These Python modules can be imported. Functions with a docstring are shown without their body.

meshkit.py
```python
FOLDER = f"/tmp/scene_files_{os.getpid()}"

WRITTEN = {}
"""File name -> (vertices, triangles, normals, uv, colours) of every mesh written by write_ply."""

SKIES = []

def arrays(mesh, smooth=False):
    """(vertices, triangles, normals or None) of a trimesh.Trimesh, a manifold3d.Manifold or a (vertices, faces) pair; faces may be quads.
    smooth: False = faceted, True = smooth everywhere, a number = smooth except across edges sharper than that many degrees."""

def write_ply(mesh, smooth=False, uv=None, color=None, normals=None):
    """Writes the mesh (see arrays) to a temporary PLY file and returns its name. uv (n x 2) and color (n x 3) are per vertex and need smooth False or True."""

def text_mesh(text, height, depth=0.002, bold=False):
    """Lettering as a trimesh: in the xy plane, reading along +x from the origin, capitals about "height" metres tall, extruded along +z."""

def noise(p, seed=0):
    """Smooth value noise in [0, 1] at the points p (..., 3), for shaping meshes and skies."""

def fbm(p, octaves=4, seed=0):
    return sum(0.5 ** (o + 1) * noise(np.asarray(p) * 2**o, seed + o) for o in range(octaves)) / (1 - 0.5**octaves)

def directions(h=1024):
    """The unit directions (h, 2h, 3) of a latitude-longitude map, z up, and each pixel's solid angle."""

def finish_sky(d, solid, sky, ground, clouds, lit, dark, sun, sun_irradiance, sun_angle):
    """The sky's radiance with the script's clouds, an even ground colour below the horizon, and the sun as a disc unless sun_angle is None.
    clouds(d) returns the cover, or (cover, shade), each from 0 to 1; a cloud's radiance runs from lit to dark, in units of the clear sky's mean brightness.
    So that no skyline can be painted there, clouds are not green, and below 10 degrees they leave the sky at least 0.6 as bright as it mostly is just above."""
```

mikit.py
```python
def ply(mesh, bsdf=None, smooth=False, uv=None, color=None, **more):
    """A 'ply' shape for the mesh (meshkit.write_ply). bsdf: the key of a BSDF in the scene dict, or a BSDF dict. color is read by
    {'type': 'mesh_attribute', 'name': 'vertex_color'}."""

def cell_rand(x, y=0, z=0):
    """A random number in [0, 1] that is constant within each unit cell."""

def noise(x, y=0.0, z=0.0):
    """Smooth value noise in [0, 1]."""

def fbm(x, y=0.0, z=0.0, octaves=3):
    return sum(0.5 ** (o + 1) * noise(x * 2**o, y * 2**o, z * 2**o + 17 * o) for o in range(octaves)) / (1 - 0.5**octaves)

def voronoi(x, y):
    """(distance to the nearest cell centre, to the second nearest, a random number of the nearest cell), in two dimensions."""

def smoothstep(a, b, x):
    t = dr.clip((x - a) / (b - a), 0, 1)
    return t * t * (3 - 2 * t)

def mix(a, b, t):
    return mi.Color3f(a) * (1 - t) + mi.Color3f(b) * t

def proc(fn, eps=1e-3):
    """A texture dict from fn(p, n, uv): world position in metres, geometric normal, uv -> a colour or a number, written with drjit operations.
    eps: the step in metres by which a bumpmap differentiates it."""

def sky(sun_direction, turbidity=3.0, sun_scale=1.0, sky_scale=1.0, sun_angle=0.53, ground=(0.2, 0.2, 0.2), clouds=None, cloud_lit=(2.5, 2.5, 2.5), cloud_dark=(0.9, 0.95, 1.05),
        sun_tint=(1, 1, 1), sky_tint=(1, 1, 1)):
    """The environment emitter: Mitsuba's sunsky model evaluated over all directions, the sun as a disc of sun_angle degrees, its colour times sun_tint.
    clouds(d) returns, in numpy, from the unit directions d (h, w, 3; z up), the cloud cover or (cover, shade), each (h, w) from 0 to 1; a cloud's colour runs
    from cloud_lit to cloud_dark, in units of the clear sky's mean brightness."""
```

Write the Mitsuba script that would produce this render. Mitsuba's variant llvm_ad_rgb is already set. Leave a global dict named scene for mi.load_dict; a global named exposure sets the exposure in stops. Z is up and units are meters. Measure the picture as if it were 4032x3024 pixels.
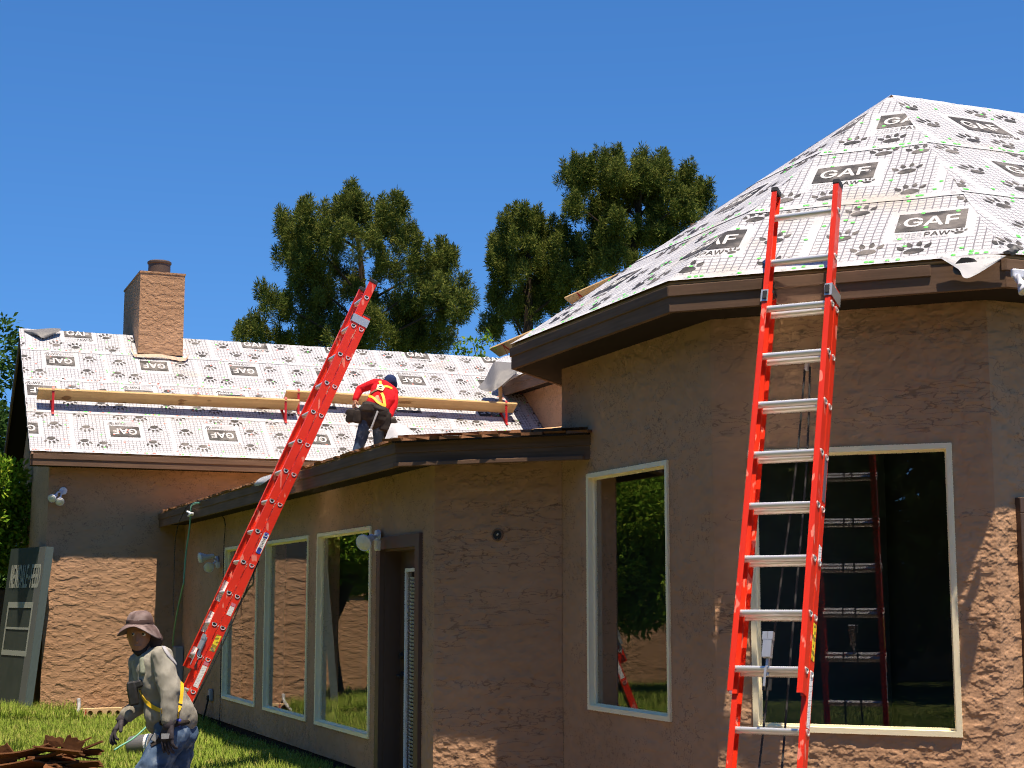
import math
import numpy as np
import trimesh
import manifold3d as m3
import shapely
from shapely import affinity
from shapely.geometry import Polygon, box as sbox
import drjit as dr
import mitsuba as mi
import mikit
import meshkit

T = mi.ScalarTransform4f
scene, labels = {}, {}

# ------------------------------------------------------------------ camera, sky, exposure
CAM_H, PSI, PITCH, FPX = 1.62, 0.386, 0.138, 6144.0      # eye height, heading from +y towards +x, tilt, focal length for 4032 px
FWD = np.array([math.sin(PSI) * math.cos(PITCH), math.cos(PSI) * math.cos(PITCH), math.sin(PITCH)])
scene['camera'] = {'type': 'perspective', 'fov': math.degrees(2 * math.atan(2016 / FPX)), 'fov_axis': 'x', 'near_clip': 0.05, 'far_clip': 2000.0,
                   'to_world': T().look_at(origin=[0, 0, CAM_H], target=[float(FWD[0]), float(FWD[1]), float(CAM_H + FWD[2])], up=[0, 0, 1])}
SUN = (0.012, -1.0, 3.37)
scene['sky_light'] = mikit.sky(SUN, turbidity=3.0, ground=(0.17, 0.15, 0.10), sun_scale=2.3, sky_tint=(0.60, 1.18, 1.85))
exposure = 1.2
RNG = np.random.default_rng(7)
S2 = math.sqrt(2.0)


# ------------------------------------------------------------------ helpers
def V(*a):
    return np.array(a, float)


def unit(a):
    a = np.asarray(a, float)
    return a / np.linalg.norm(a)


USED = set()


def newkey(name, parent=None):
    base = name if parent is None else parent + '__' + name
    k, i = base, 0
    while k in USED:
        i += 1
        k = f'{base}_{i:03d}'
    USED.add(k)
    return k


def thing(name, label, cat, group=None):
    k = newkey(name)
    labels[k] = {'label': label, 'category': cat}
    if group:
        labels[k]['group'] = group
    return k


def put(name, mesh, mat, parent=None, smooth=False, uv=None, color=None, label=None, stuff=False, to_world=None):
    k = newkey(name, parent)
    d = mikit.ply(mesh, mat, smooth=smooth, uv=uv, color=color)
    if to_world is not None:
        d['to_world'] = to_world
    scene[k] = d
    if label:
        labels.setdefault(k, {})['label'] = label
    if stuff:
        labels.setdefault(k, {})['kind'] = 'stuff'
    return k


def solo(name, label, cat, mesh, mat, smooth=False, group=None, **kw):
    k = put(name, mesh, mat, smooth=smooth, **kw)
    labels[k] = {'label': label, 'category': cat}
    if group:
        labels[k]['group'] = group
    return k


def cat(ms):
    return trimesh.util.concatenate([m for m in ms if m is not None])


def obox(c, ax, half):
    """box from centre, three axes (rows) and half sizes"""
    b = trimesh.creation.box(extents=[2 * h for h in half])
    M = np.eye(4)
    M[:3, :3] = np.array(ax, float).T
    M[:3, 3] = c
    if np.linalg.det(M[:3, :3]) < 0:
        M[:3, 0] *= -1
    b.apply_transform(M)
    return b


def cbox(size, ch=0.004):
    """chamfered box at the origin as trimesh"""
    x, y, z = [s / 2 for s in size]
    ch = min(ch, x * .45, y * .45, z * .45)
    pts = []
    for sx in (-1, 1):
        for sy in (-1, 1):
            for sz in (-1, 1):
                pts += [(sx * x, sy * (y - ch), sz * (z - ch)), (sx * (x - ch), sy * y, sz * (z - ch)), (sx * (x - ch), sy * (y - ch), sz * z)]
    return trimesh.convex.convex_hull(np.array(pts))


def place(mesh, c, ax):
    M = np.eye(4)
    M[:3, :3] = np.array(ax, float).T
    M[:3, 3] = c
    if np.linalg.det(M[:3, :3]) < 0:
        M[:3, 0] *= -1
    m = mesh.copy()
    m.apply_transform(M)
    return m


def beam(p, q, w, h, up=(0, 0, 1), ch=0.004):
    """a chamfered bar from p to q, h along 'up', w across"""
    p, q = np.array(p, float), np.array(q, float)
    a = unit(q - p)
    s = unit(np.cross(a, up))
    u = np.cross(s, a)
    return place(cbox((np.linalg.norm(q - p), w, h), ch), (p + q) / 2, (a, s, u))


def tube(pts, r, n=8, closed_ends=True):
    p = np.array(pts, float)
    r = np.broadcast_to(np.asarray(r, float), (len(p),))
    t = np.gradient(p, axis=0)
    t /= np.linalg.norm(t, axis=1, keepdims=True) + 1e-12
    ref = V(0, 0, 1) if abs(t[0][2]) < .9 else V(1, 0, 0)
    a = np.cross(t, ref)
    for i in range(len(a)):
        if np.linalg.norm(a[i]) < 1e-3:
            a[i] = a[i - 1] if i else V(1, 0, 0)
    a /= np.linalg.norm(a, axis=1, keepdims=True)
    b = np.cross(t, a)
    ang = np.arange(n) * 2 * np.pi / n
    v = (p[:, None] + r[:, None, None] * (np.cos(ang)[None, :, None] * a[:, None] + np.sin(ang)[None, :, None] * b[:, None])).reshape(-1, 3)
    f = []
    for i in range(len(p) - 1):
        for j in range(n):
            a0, a1 = i * n + j, i * n + (j + 1) % n
            f += [(a0, a1, a1 + n), (a0, a1 + n, a0 + n)]
    if closed_ends:
        v = np.vstack([v, p[0], p[-1]])
        k = len(v)
        for j in range(n):
            f += [(k - 2, (j + 1) % n, j), (k - 1, (len(p) - 1) * n + j, (len(p) - 1) * n + (j + 1) % n)]
    return trimesh.Trimesh(v, np.array(f), process=False)


def spline(ctrl, n=40):
    """Catmull-Rom through the control points"""
    c = np.array(ctrl, float)
    c = np.vstack([2 * c[0] - c[1], c, 2 * c[-1] - c[-2]])
    out = []
    seg = len(c) - 3
    for s in np.linspace(0, seg - 1e-6, n):
        i = int(s)
        t = s - i
        p0, p1, p2, p3 = c[i:i + 4]
        out.append(.5 * (2 * p1 + (p2 - p0) * t + (2 * p0 - 5 * p1 + 4 * p2 - p3) * t * t + (3 * p1 - p0 - 3 * p2 + p3) * t ** 3))
    return np.array(out)


def lathe(profile, c, axis, n=20):
    """profile: (radius, height along axis)"""
    axis = unit(axis)
    ref = V(0, 0, 1) if abs(axis[2]) < .9 else V(1, 0, 0)
    a = unit(np.cross(axis, ref))
    b = np.cross(axis, a)
    ang = np.arange(n) * 2 * np.pi / n
    v, f = [], []
    for r, h in profile:
        v += [np.asarray(c) + axis * h + r * (math.cos(t) * a + math.sin(t) * b) for t in ang]
    for i in range(len(profile) - 1):
        for j in range(n):
            a0, a1 = i * n + j, i * n + (j + 1) % n
            f += [(a0, a1, a1 + n), (a0, a1 + n, a0 + n)]
    return trimesh.Trimesh(np.array(v), np.array(f), process=False)


def npfbm(x, y, z=0.0, o=3, seed=0):
    p = np.stack(np.broadcast_arrays(np.asarray(x, float), np.asarray(y, float), np.asarray(z, float)), -1)
    s, w = 0, 0
    for k in range(o):
        s = s + meshkit.noise(p * 2 ** k + 11.3 * k, seed) * .5 ** k
        w += .5 ** k
    return s / w


def sstep(a, b, x):
    t = np.clip((x - a) / (b - a), 0, 1)
    return t * t * (3 - 2 * t)


def grid_mesh(P, us, vs):
    """P(u, v) -> points (n, m, 3)"""
    U, W = np.meshgrid(us, vs, indexing='ij')
    pts = P(U, W)
    n, m = U.shape
    i, j = np.meshgrid(np.arange(n - 1), np.arange(m - 1), indexing='ij')
    q = np.stack([i * m + j, (i + 1) * m + j, (i + 1) * m + j + 1, i * m + j + 1], -1).reshape(-1, 4)
    return trimesh.Trimesh(pts.reshape(-1, 3), np.vstack([q[:, [0, 1, 2]], q[:, [0, 2, 3]]]), process=False), np.stack([U, W], -1).reshape(-1, 2)


# ------------------------------------------------------------------ materials
def bsdf(k, d):
    scene[k] = d
    return k


def principled(k, col, rough=.7, metal=0., spec=.5, two=True, **kw):
    d = {'type': 'principled', 'base_color': {'type': 'rgb', 'value': list(col)} if not isinstance(col, dict) else col, 'roughness': rough, 'metallic': metal, 'specular': spec, **kw}
    return bsdf(k, {'type': 'twosided', 'b': d} if two else d)


N_, FB, SM, MX, VO, CR = mikit.noise, mikit.fbm, mikit.smoothstep, mikit.mix, mikit.voronoi, mikit.cell_rand


def _stucco(p, n, uv):
    a = FB(p.x * 1.3 + 5, p.y * 1.3, p.z * 1.1, 4)
    b = FB(p.x * 14, p.y * 14, p.z * 20, 3)
    c = MX((.385, .226, .130), (.450, .270, .160), SM(.3, .7, a))
    h = p.x + p.y
    r1 = dr.abs(FB(h * 19 + 2 * a, p.z * 22 + 3 * a, p.x * 4, 3) - .5)
    r2 = dr.abs(FB(h * 34, p.z * 36, p.y * 9 + 5, 2) - .5)
    m = SM(.50, .62, N_(h * 4.3, p.z * 6.1, p.y * 2))
    grime = SM(.026, .006, r1) * m * .36 + SM(.030, .008, r2) * SM(.5, .7, N_(h * 7, p.z * 9, 3)) * .38
    return c * (.88 + .24 * b) * (1 - dr.minimum(grime, .6))


def _stucco_grain(p, n, uv):
    return .005 * FB(p.x * 60, p.y * 60, p.z * 60, 3) + .005 * SM(.45, .62, FB(p.x * 16, p.y * 16, p.z * 19, 3))


bsdf('mat_stucco', {'type': 'twosided', 'b': {'type': 'bumpmap', 'arbitrary': mikit.proc(_stucco_grain, eps=.004), 'scale': 1.0,
                    'nested': {'type': 'principled', 'base_color': mikit.proc(_stucco), 'roughness': .92, 'specular': .25}}})


def _fascia(p, n, uv):
    g = FB((p.x + p.y) * 2.0, (p.x - p.y) * 2.0, p.z * 70, 3)
    w = FB(p.x * 3 + 9, p.y * 3, p.z * 9, 3)
    return MX((.105, .062, .04), (.175, .108, .07), g) * (.75 + .5 * w)


principled('mat_fascia', mikit.proc(_fascia), .85, spec=.3)
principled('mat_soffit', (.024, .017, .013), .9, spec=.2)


def _decking(p, n, uv):
    g = FB(p.x * 4, p.y * 4, p.z * 60, 3)
    return MX((.33, .19, .09), (.5, .32, .17), g)


principled('mat_decking', mikit.proc(_decking), .85, spec=.2)
principled('mat_cream', (.90, .81, .55), .45)
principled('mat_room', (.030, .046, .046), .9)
principled('mat_door', (.085, .05, .034), .5)
principled('mat_blind', (.62, .64, .66), .6)
principled('mat_white', (.8, .8, .8), .45)
principled('mat_black', (.018, .018, .018), .5)
principled('mat_grey', (.3, .31, .32), .5)
bsdf('mat_glass', {'type': 'thindielectric', 'int_ior': 1.55})


def _sheet(p, n, uv):
    """printed two-inch grid of the roofing underlayment; uv in metres, u along the roll, v within the sheet (0 at its lower edge)"""
    u, v = uv.x, uv.y
    per = 1.37
    pu = u - per * dr.floor(u / per)
    g = .0508
    gu = dr.abs(pu / g - dr.round(pu / g)) * g
    gv = dr.abs(v / g - dr.round(v / g)) * g
    line = dr.maximum(SM(.0058, .0028, gu), SM(.0066, .0032, gv))
    inside = SM(.05, .052, pu) * SM(1.36, 1.358, pu) * SM(.10, .102, v) * SM(1.12, 1.118, v)
    logo = SM(.47, .472, pu) * SM(1.0, .998, pu) * SM(.32, .322, v) * SM(.83, .828, v)
    line *= inside * (1 - logo)
    dash = SM(.003, .0018, dr.abs(v - .085)) * SM(.2, .25, dr.abs(u / .03 - dr.floor(u / .03) - .5))
    dash += SM(.003, .0018, dr.abs(v - 1.135)) * SM(.2, .25, dr.abs(u / .03 - dr.floor(u / .03) - .5))
    dirt = FB(p.x * 1.7, p.y * 1.7, p.z * 1.7 + 3, 4)
    base = MX((.44, .45, .475), (.41, .385, .35), SM(.60, .82, dirt))
    return MX(base, (.12, .115, .14), dr.minimum(line * .85 + dash * .6, 1))


principled('mat_sheet', mikit.proc(_sheet), .55, spec=.4)


def _print(p, n, uv):
    a = FB(p.x * 9 + 3, p.y * 9, p.z * 9, 3)
    b = FB(p.x * 40, p.y * 40, p.z * 40, 2)
    return MX((.018, .017, .017), (.14, .128, .12), SM(.34, .70, a) * (.5 + .7 * b))


principled('mat_print', mikit.proc(_print), .6)
principled('mat_lettering', (.5, .5, .5), .6)
principled('mat_greyprint', (.33, .33, .35), .6)
principled('mat_back', (.12, .12, .125), .6)
principled('mat_nail_green', (.10, .70, .09), .5)
principled('mat_nail_red', (.75, .16, .12), .5)


def _fiberglass(p, n, uv):
    a = FB(p.x * 3, p.y * 3, p.z * 3, 3)
    s = SM(.66, .72, FB(p.x * 26, p.y * 26, p.z * 7, 3))
    return MX(MX((.76, .034, .008), (.62, .022, .006), a), (.85, .36, .27), s * .55)


principled('mat_ladder', mikit.proc(_fiberglass), .38, spec=.45)
bsdf('mat_alu', {'type': 'twosided', 'b': {'type': 'principled', 'base_color': {'type': 'rgb', 'value': [.88, .87, .84]}, 'metallic': .6, 'roughness': .38}})
principled('mat_steel', (.55, .56, .57), .4, metal=.7)
principled('mat_rope', (.02, .02, .022), .8)
principled('mat_redpaint', (.45, .012, .015), .45)


def _plank(p, n, uv):
    g = FB(p.x * 1.5, p.y * 22, p.z * 22, 4)
    k = SM(.72, .8, FB(p.x * 5 + 3, p.y * 9, p.z * 9, 2))
    return MX(MX((.50, .31, .13), (.66, .45, .22), g), (.28, .15, .06), k)


principled('mat_plank', mikit.proc(_plank), .75, spec=.25)


def _shake(p, n, uv):
    g = FB(p.x * 30, p.y * 30, p.z * 30, 3)
    w = N_(p.x * 4, p.y * 4, p.z * 4)
    return MX((.06, .026, .012), (.30, .15, .075), g * .7 + w * .3)


principled('mat_shake', mikit.proc(_shake), .9, spec=.2)


def _lawn(p, n, uv):
    a = FB(p.x * .9, p.y * .9, 0, 4)
    b = FB(p.x * 14, p.y * 14, 1, 3)
    return MX(MX((.06, .09, .016), (.10, .13, .03), a), (.17, .14, .065), SM(.55, .8, b) * .7)


principled('mat_lawn', mikit.proc(_lawn), .95, spec=.1)


# ------------------------------------------------------------------ the house
HOUSE = thing('house', 'brown stucco house with an angled bay, its roofs covered with white printed underlayment', 'house')
OV = .36                                                   # eave overhang
XD, CE, XB, CC, YA = 4.764, 13.2, 4.015, 15.49, 22.05        # wall planes: x = XD, x + y = CE, x = XB, x + y = CC, y = YA
YFW = 7.26
XE = CE - YFW                                              # corner of the two bay walls
A_X0, A_Z = 2.15, 3.42


class Wall:
    """a vertical wall plane: o + s * t + z * up, n outwards"""

    def __init__(self, a, b, n):
        self.o, self.t, self.n = V(a[0], a[1], 0), unit(V(b[0] - a[0], b[1] - a[1], 0)), unit(V(n[0], n[1], 0))
        self.L = math.hypot(b[0] - a[0], b[1] - a[1])

    def at(self, s, z, d=0.):
        s, z, d = np.broadcast_arrays(np.asarray(s, float), np.asarray(z, float), np.asarray(d, float))
        return self.o + s[..., None] * self.t + z[..., None] * V(0, 0, 1) + d[..., None] * self.n


def trowel(s, z, seed, amp=.011, f=8.0):
    """heavy skip-trowel stucco: plates of plaster that thicken downwards and end in ragged lower edges"""
    out = 0
    for k, (fz, fs, w) in enumerate(((f * .8, 2.6, 1.0), (f * 1.5, 5.0, .75), (f * 2.7, 10.0, .5))):
        sd = seed + 13.7 * k
        ph = z * fz + 4.2 * npfbm(s * fs * .55, z * fs * .5, sd, 3) + .5 * npfbm(s * fs * 5, z * fs * 4, sd + 3, 2)
        c = np.floor(ph)
        fr = ph - c
        mask = sstep(.54, .62, npfbm(s * fs * 1.5 + c * 3.7, c * 7.31, sd + 1, 2) * .75 + .25 * npfbm(s * 1.3, z * 1.3, sd + 6, 2))
        out = out + w * mask * (1 - fr) ** 1.6
    soft = npfbm(s * 2.2, z * 2.2, seed + 9, 3) - .5
    fine = npfbm(s * 30, z * 34, seed + 1, 2) - .5
    return amp * (out + .5 * soft + .12 * fine)


def lace(s, z, seed, amp):
    """finer lace stucco: flat-topped irregular plates with crisp edges, no main direction"""
    w1, w2 = npfbm(s * 5, z * 5, seed + 2, 2) - .5, npfbm(s * 5 + 9, z * 5, seed + 4, 2) - .5
    a = npfbm(s * 9 + 1.6 * w1, z * 13 + 1.6 * w2, seed, 3)
    b = npfbm(s * 21 + 2 * w2, z * 27 + 2 * w1, seed + 7, 3)
    dens = sstep(.35, .6, npfbm(s * 1.7, z * 1.7, seed + 11, 2))
    h = .55 * sstep(.50, .535, a) + .5 * sstep(.53, .565, b) * (.35 + .65 * dens) - .45 * sstep(.40, .36, b) * dens
    return amp * (h + .5 * (npfbm(s * 2.2, z * 2.2, seed + 9, 3) - .5) + .15 * npfbm(s * 45, z * 45, seed + 1, 2))


def stucco_wall(w, s0, s1, z0, z1, holes, cell, seed, amp=.011, name='wall', label=None, f=8.0):
    """displaced stucco with rectangular holes (s0, s1, z0, z1); reveals of the holes included"""
    ms = []
    bs = sorted({s0, s1, *[h[0] for h in holes], *[h[1] for h in holes]})
    bz = sorted({z0, z1, *[h[2] for h in holes], *[h[3] for h in holes]})

    def lat(a, b):
        return np.linspace(a, b, max(2, int(round((b - a) / cell)) + 1))
    for i in range(len(bs) - 1):
        for j in range(len(bz) - 1):
            cs, cz = (bs[i] + bs[i + 1]) / 2, (bz[j] + bz[j + 1]) / 2
            if any(h[0] < cs < h[1] and h[2] < cz < h[3] for h in holes):
                continue
            m, _ = grid_mesh(lambda S, Z: w.at(S, Z, (trowel(S, Z, seed, amp, f) if f else lace(S, Z, seed, amp)) * sstep(0, .03, np.minimum(S - s0, s1 - S) + 1e-3)), lat(bs[i], bs[i + 1]), lat(bz[j], bz[j + 1]))
            ms.append(m)
    for h in holes:
        d = .22
        for (sa, za, sb, zb) in ((h[0], h[2], h[0], h[3]), (h[1], h[2], h[1], h[3]), (h[0], h[2], h[1], h[2]), (h[0], h[3], h[1], h[3])):
            q = [w.at(sa, za, .004), w.at(sb, zb, .004), w.at(sb, zb, -d), w.at(sa, za, -d)]
            ms.append(trimesh.Trimesh(np.array(q), [[0, 1, 2], [0, 2, 3]], process=False))
    m = cat(ms)
    if np.dot(m.face_normals[:50].mean(0), w.n) < 0:
        m.invert()
    return put(name, m, 'mat_stucco', HOUSE, smooth=True, label=label)


def window(w, s0, s1, z0, z1, label, fw=.032, dep=.05):
    k = newkey('window', HOUSE)
    labels[k] = {'label': label}
    n = w.n
    ms = []
    for (a, b, c, d) in ((s0, s0 + fw, z0, z1), (s1 - fw, s1, z0, z1), (s0 + fw, s1 - fw, z0, z0 + fw), (s0 + fw, s1 - fw, z1 - fw, z1)):
        ms.append(obox(w.at((a + b) / 2, (c + d) / 2, .012 - dep / 2), (w.t, V(0, 0, 1), n), ((b - a) / 2, (d - c) / 2, dep / 2 + .006)))
    # thin inner glazing bead
    f2 = fw + .014
    for (a, b, c, d) in ((s0 + fw, s0 + f2, z0 + fw, z1 - fw), (s1 - f2, s1 - fw, z0 + fw, z1 - fw), (s0 + f2, s1 - f2, z0 + fw, z0 + f2), (s0 + f2, s1 - f2, z1 - f2, z1 - fw)):
        ms.append(obox(w.at((a + b) / 2, (c + d) / 2, -.038), (w.t, V(0, 0, 1), n), ((b - a) / 2, (d - c) / 2, .01)))
    put('frame', cat(ms), 'mat_cream', k)
    q = np.array([w.at(s0 + fw, z0 + fw, -.036), w.at(s1 - fw, z0 + fw, -.036), w.at(s1 - fw, z1 - fw, -.036), w.at(s0 + fw, z1 - fw, -.036)])
    put('pane', trimesh.Trimesh(q, [[0, 1, 2], [0, 2, 3]], process=False), 'mat_glass', k)
    # dark room behind
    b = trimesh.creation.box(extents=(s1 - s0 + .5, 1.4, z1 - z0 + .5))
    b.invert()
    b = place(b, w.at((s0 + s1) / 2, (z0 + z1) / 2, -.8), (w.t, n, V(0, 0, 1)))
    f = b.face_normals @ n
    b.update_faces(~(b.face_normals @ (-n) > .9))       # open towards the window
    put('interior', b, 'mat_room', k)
    # side curtain hanging inside the far jamb
    return k


wA = Wall((A_X0, YA), (9.7, YA), (0, -1))
wB = Wall((XB, CC - XB), (XB, YA), (-1, 0))
wC = Wall((XB, CC - XB), (XD, CC - XD), (-1, -1))
wD = Wall((XD, CE - XD), (XD, 10.72), (-1, 0))
wE = Wall((XD, CE - XD), (XE, YFW), (-1, -1))
wF = Wall((XE, YFW), (13, YFW), (0, -1))
wG = Wall((XD, 10.72), (XD + 1.4, 12.12), (-1, 1))
wP = Wall((9.74, 15.0), (9.74, 24.4), (-1, 0))

stucco_wall(wA, 0, 5.0, 0.0, A_Z + .2, [], .0125, 2.0, .0042, f=10.0, label='sunlit stucco wall of the rear wing under the chimney')
yB = CC - XB
Bw = [(13.12, 14.90), (15.24, 17.07), (17.47, 19.24)]
holesB = [(a - yB, b - yB, .445, 2.268) for a, b in Bw] + [(11.79 - yB, 12.84 - yB, 0.0, 2.10)]
stucco_wall(wB, 0, wB.L, .17, 2.72, [(h[0], h[1], max(h[2], .17), h[3]) for h in holesB], .022, 11.0, .0035, f=0, label='shaded stucco wall with the three tall windows and the door')
put('foundation', obox(wB.at(wB.L / 2, .06, -.03), (wB.t, V(0, 0, 1), wB.n), (wB.L / 2, .12, .012)), 'mat_soffit', HOUSE)
stucco_wall(wC, 0, wC.L, 0, 2.72, [], .010, 21.0, .0050, f=0, label='narrow angled stucco wall with the open electrical box')
stucco_wall(wD, 0, wD.L, 0, 3.46, [(9.01 - wD.o[1], 10.258 - wD.o[1], .855, 2.529)], .013, 31.0, .0036, f=0)
sE0, sE1 = (4.924 - XD) * S2, (5.78 - XD) * S2
stucco_wall(wE, 0, wE.L, 0, 3.46, [(sE0, sE1, .852, 2.531)], .009, 41.0, .0052, f=0, label='stucco wall of the bay behind the right-hand ladder')
stucco_wall(wF, 0, 1.2, 0, 3.46, [], .010, 51.0, .0052, f=0)
for w, hgt, L in ((wG, 3.5, wG.L), (wP, 5.3, wP.L), (wF, 3.46, wF.L)):
    s0 = 1.2 if w is wF else 0
    stucco_wall(w, s0, L, 0, hgt, [], .06, 61.0, .004)
# gable end of the rear wing, with its triangle
gv = V(A_X0, 0, 0)
pg = [(22.05, 0), (26.83, 0), (26.83, 3.42), (24.44, 5.45), (22.05, 3.42)]
mg = trimesh.Trimesh(np.array([[A_X0, y, z] for y, z in pg]), [[0, 1, 2], [0, 2, 3], [0, 3, 4]], process=False)
mg.invert()
put('wall', mg, 'mat_stucco', HOUSE, label='gable end wall in shade at the left edge')
back = trimesh.Trimesh(np.array([[A_X0, 26.83, 0], [11, 26.83, 0], [11, 26.83, 3.5], [A_X0, 26.83, 3.5]]), [[0, 1, 2], [0, 2, 3]], process=False)
put('wall', back, 'mat_stucco', HOUSE)

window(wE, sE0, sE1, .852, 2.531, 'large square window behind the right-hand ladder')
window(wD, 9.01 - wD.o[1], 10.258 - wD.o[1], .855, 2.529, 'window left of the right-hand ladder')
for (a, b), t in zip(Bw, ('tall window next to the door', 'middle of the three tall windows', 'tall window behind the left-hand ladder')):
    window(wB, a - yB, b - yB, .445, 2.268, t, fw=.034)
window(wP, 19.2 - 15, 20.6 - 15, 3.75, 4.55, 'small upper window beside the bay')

# the door on the tall-window wall
DOOR = newkey('door', HOUSE)
labels[DOOR] = {'label': 'dark brown door with a glazed light and blinds'}
da, db = 11.75 - yB, 12.885 - yB
tw = .105
ms = [obox(wB.at(a, z, .012), (wB.t, V(0, 0, 1), wB.n), (hs, hz, .022)) for a, z, hs, hz in ((da + tw / 2, 1.02, tw / 2, 1.03), (db - tw / 2, 1.02, tw / 2, 1.03), ((da + db) / 2, 2.102, (db - da) / 2, .052))]
ms += [obox(wB.at(a, z, -.085), (wB.t, V(0, 0, 1), wB.n), (hs, hz, .075)) for a, z, hs, hz in ((da + tw + .006, 1.02, .012, 1.03), (db - tw - .006, 1.02, .012, 1.03), ((da + db) / 2, 2.045, (db - da) / 2 - tw, .012))]
put('frame', cat(ms), 'mat_door', DOOR)
la, lb = 11.93 - yB, 12.58 - yB
z0l, z1l = .22, 1.86
sl = []
for (a, b, c, d) in ((da + tw, la, 0, 2.035), (lb, db - tw, 0, 2.035), (la, lb, 0, z0l), (la, lb, z1l, 2.035)):
    sl.append(obox(wB.at((a + b) / 2, (c + d) / 2, -.172), (wB.t, V(0, 0, 1), wB.n), ((b - a) / 2, (d - c) / 2, .022)))
put('leaf', cat(sl), 'mat_door', DOOR)
fr = []
for (a, b, c, d) in ((la - .03, la, z0l, z1l), (lb, lb + .03, z0l, z1l), (la - .03, lb + .03, z0l - .03, z0l), (la - .03, lb + .03, z1l, z1l + .03)):
    fr.append(obox(wB.at((a + b) / 2, (c + d) / 2, -.147), (wB.t, V(0, 0, 1), wB.n), ((b - a) / 2, (d - c) / 2, .012)))
put('lite_frame', cat(fr), 'mat_white', DOOR)
for i in range(52):
    z = z0l + .03 + i * .0305
    put('blind_slat', obox(wB.at((la + lb) / 2, z, -.178), (wB.t, unit(V(0, 0, 1) + .8 * wB.n), unit(wB.n - .8 * V(0, 0, 1))), ((lb - la) / 2, .014, .0012)), 'mat_blind', DOOR)
q = np.array([wB.at(la, z0l, -.16), wB.at(lb, z0l, -.16), wB.at(lb, z1l, -.16), wB.at(la, z1l, -.16)])
put('pane', trimesh.Trimesh(q, [[0, 1, 2], [0, 2, 3]], process=False), 'mat_glass', DOOR)
put('back_panel', obox(wB.at((la + lb) / 2, 1.04, -.22), (wB.t, V(0, 0, 1), wB.n), (.4, 1.0, .01)), 'mat_room', DOOR)
hs = 12.695 - yB
put('deadbolt', lathe([(0, .03), (.026, .028), (.03, .0)], wB.at(hs, 1.16, -.15), wB.n, 14), 'mat_black', DOOR)
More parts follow.
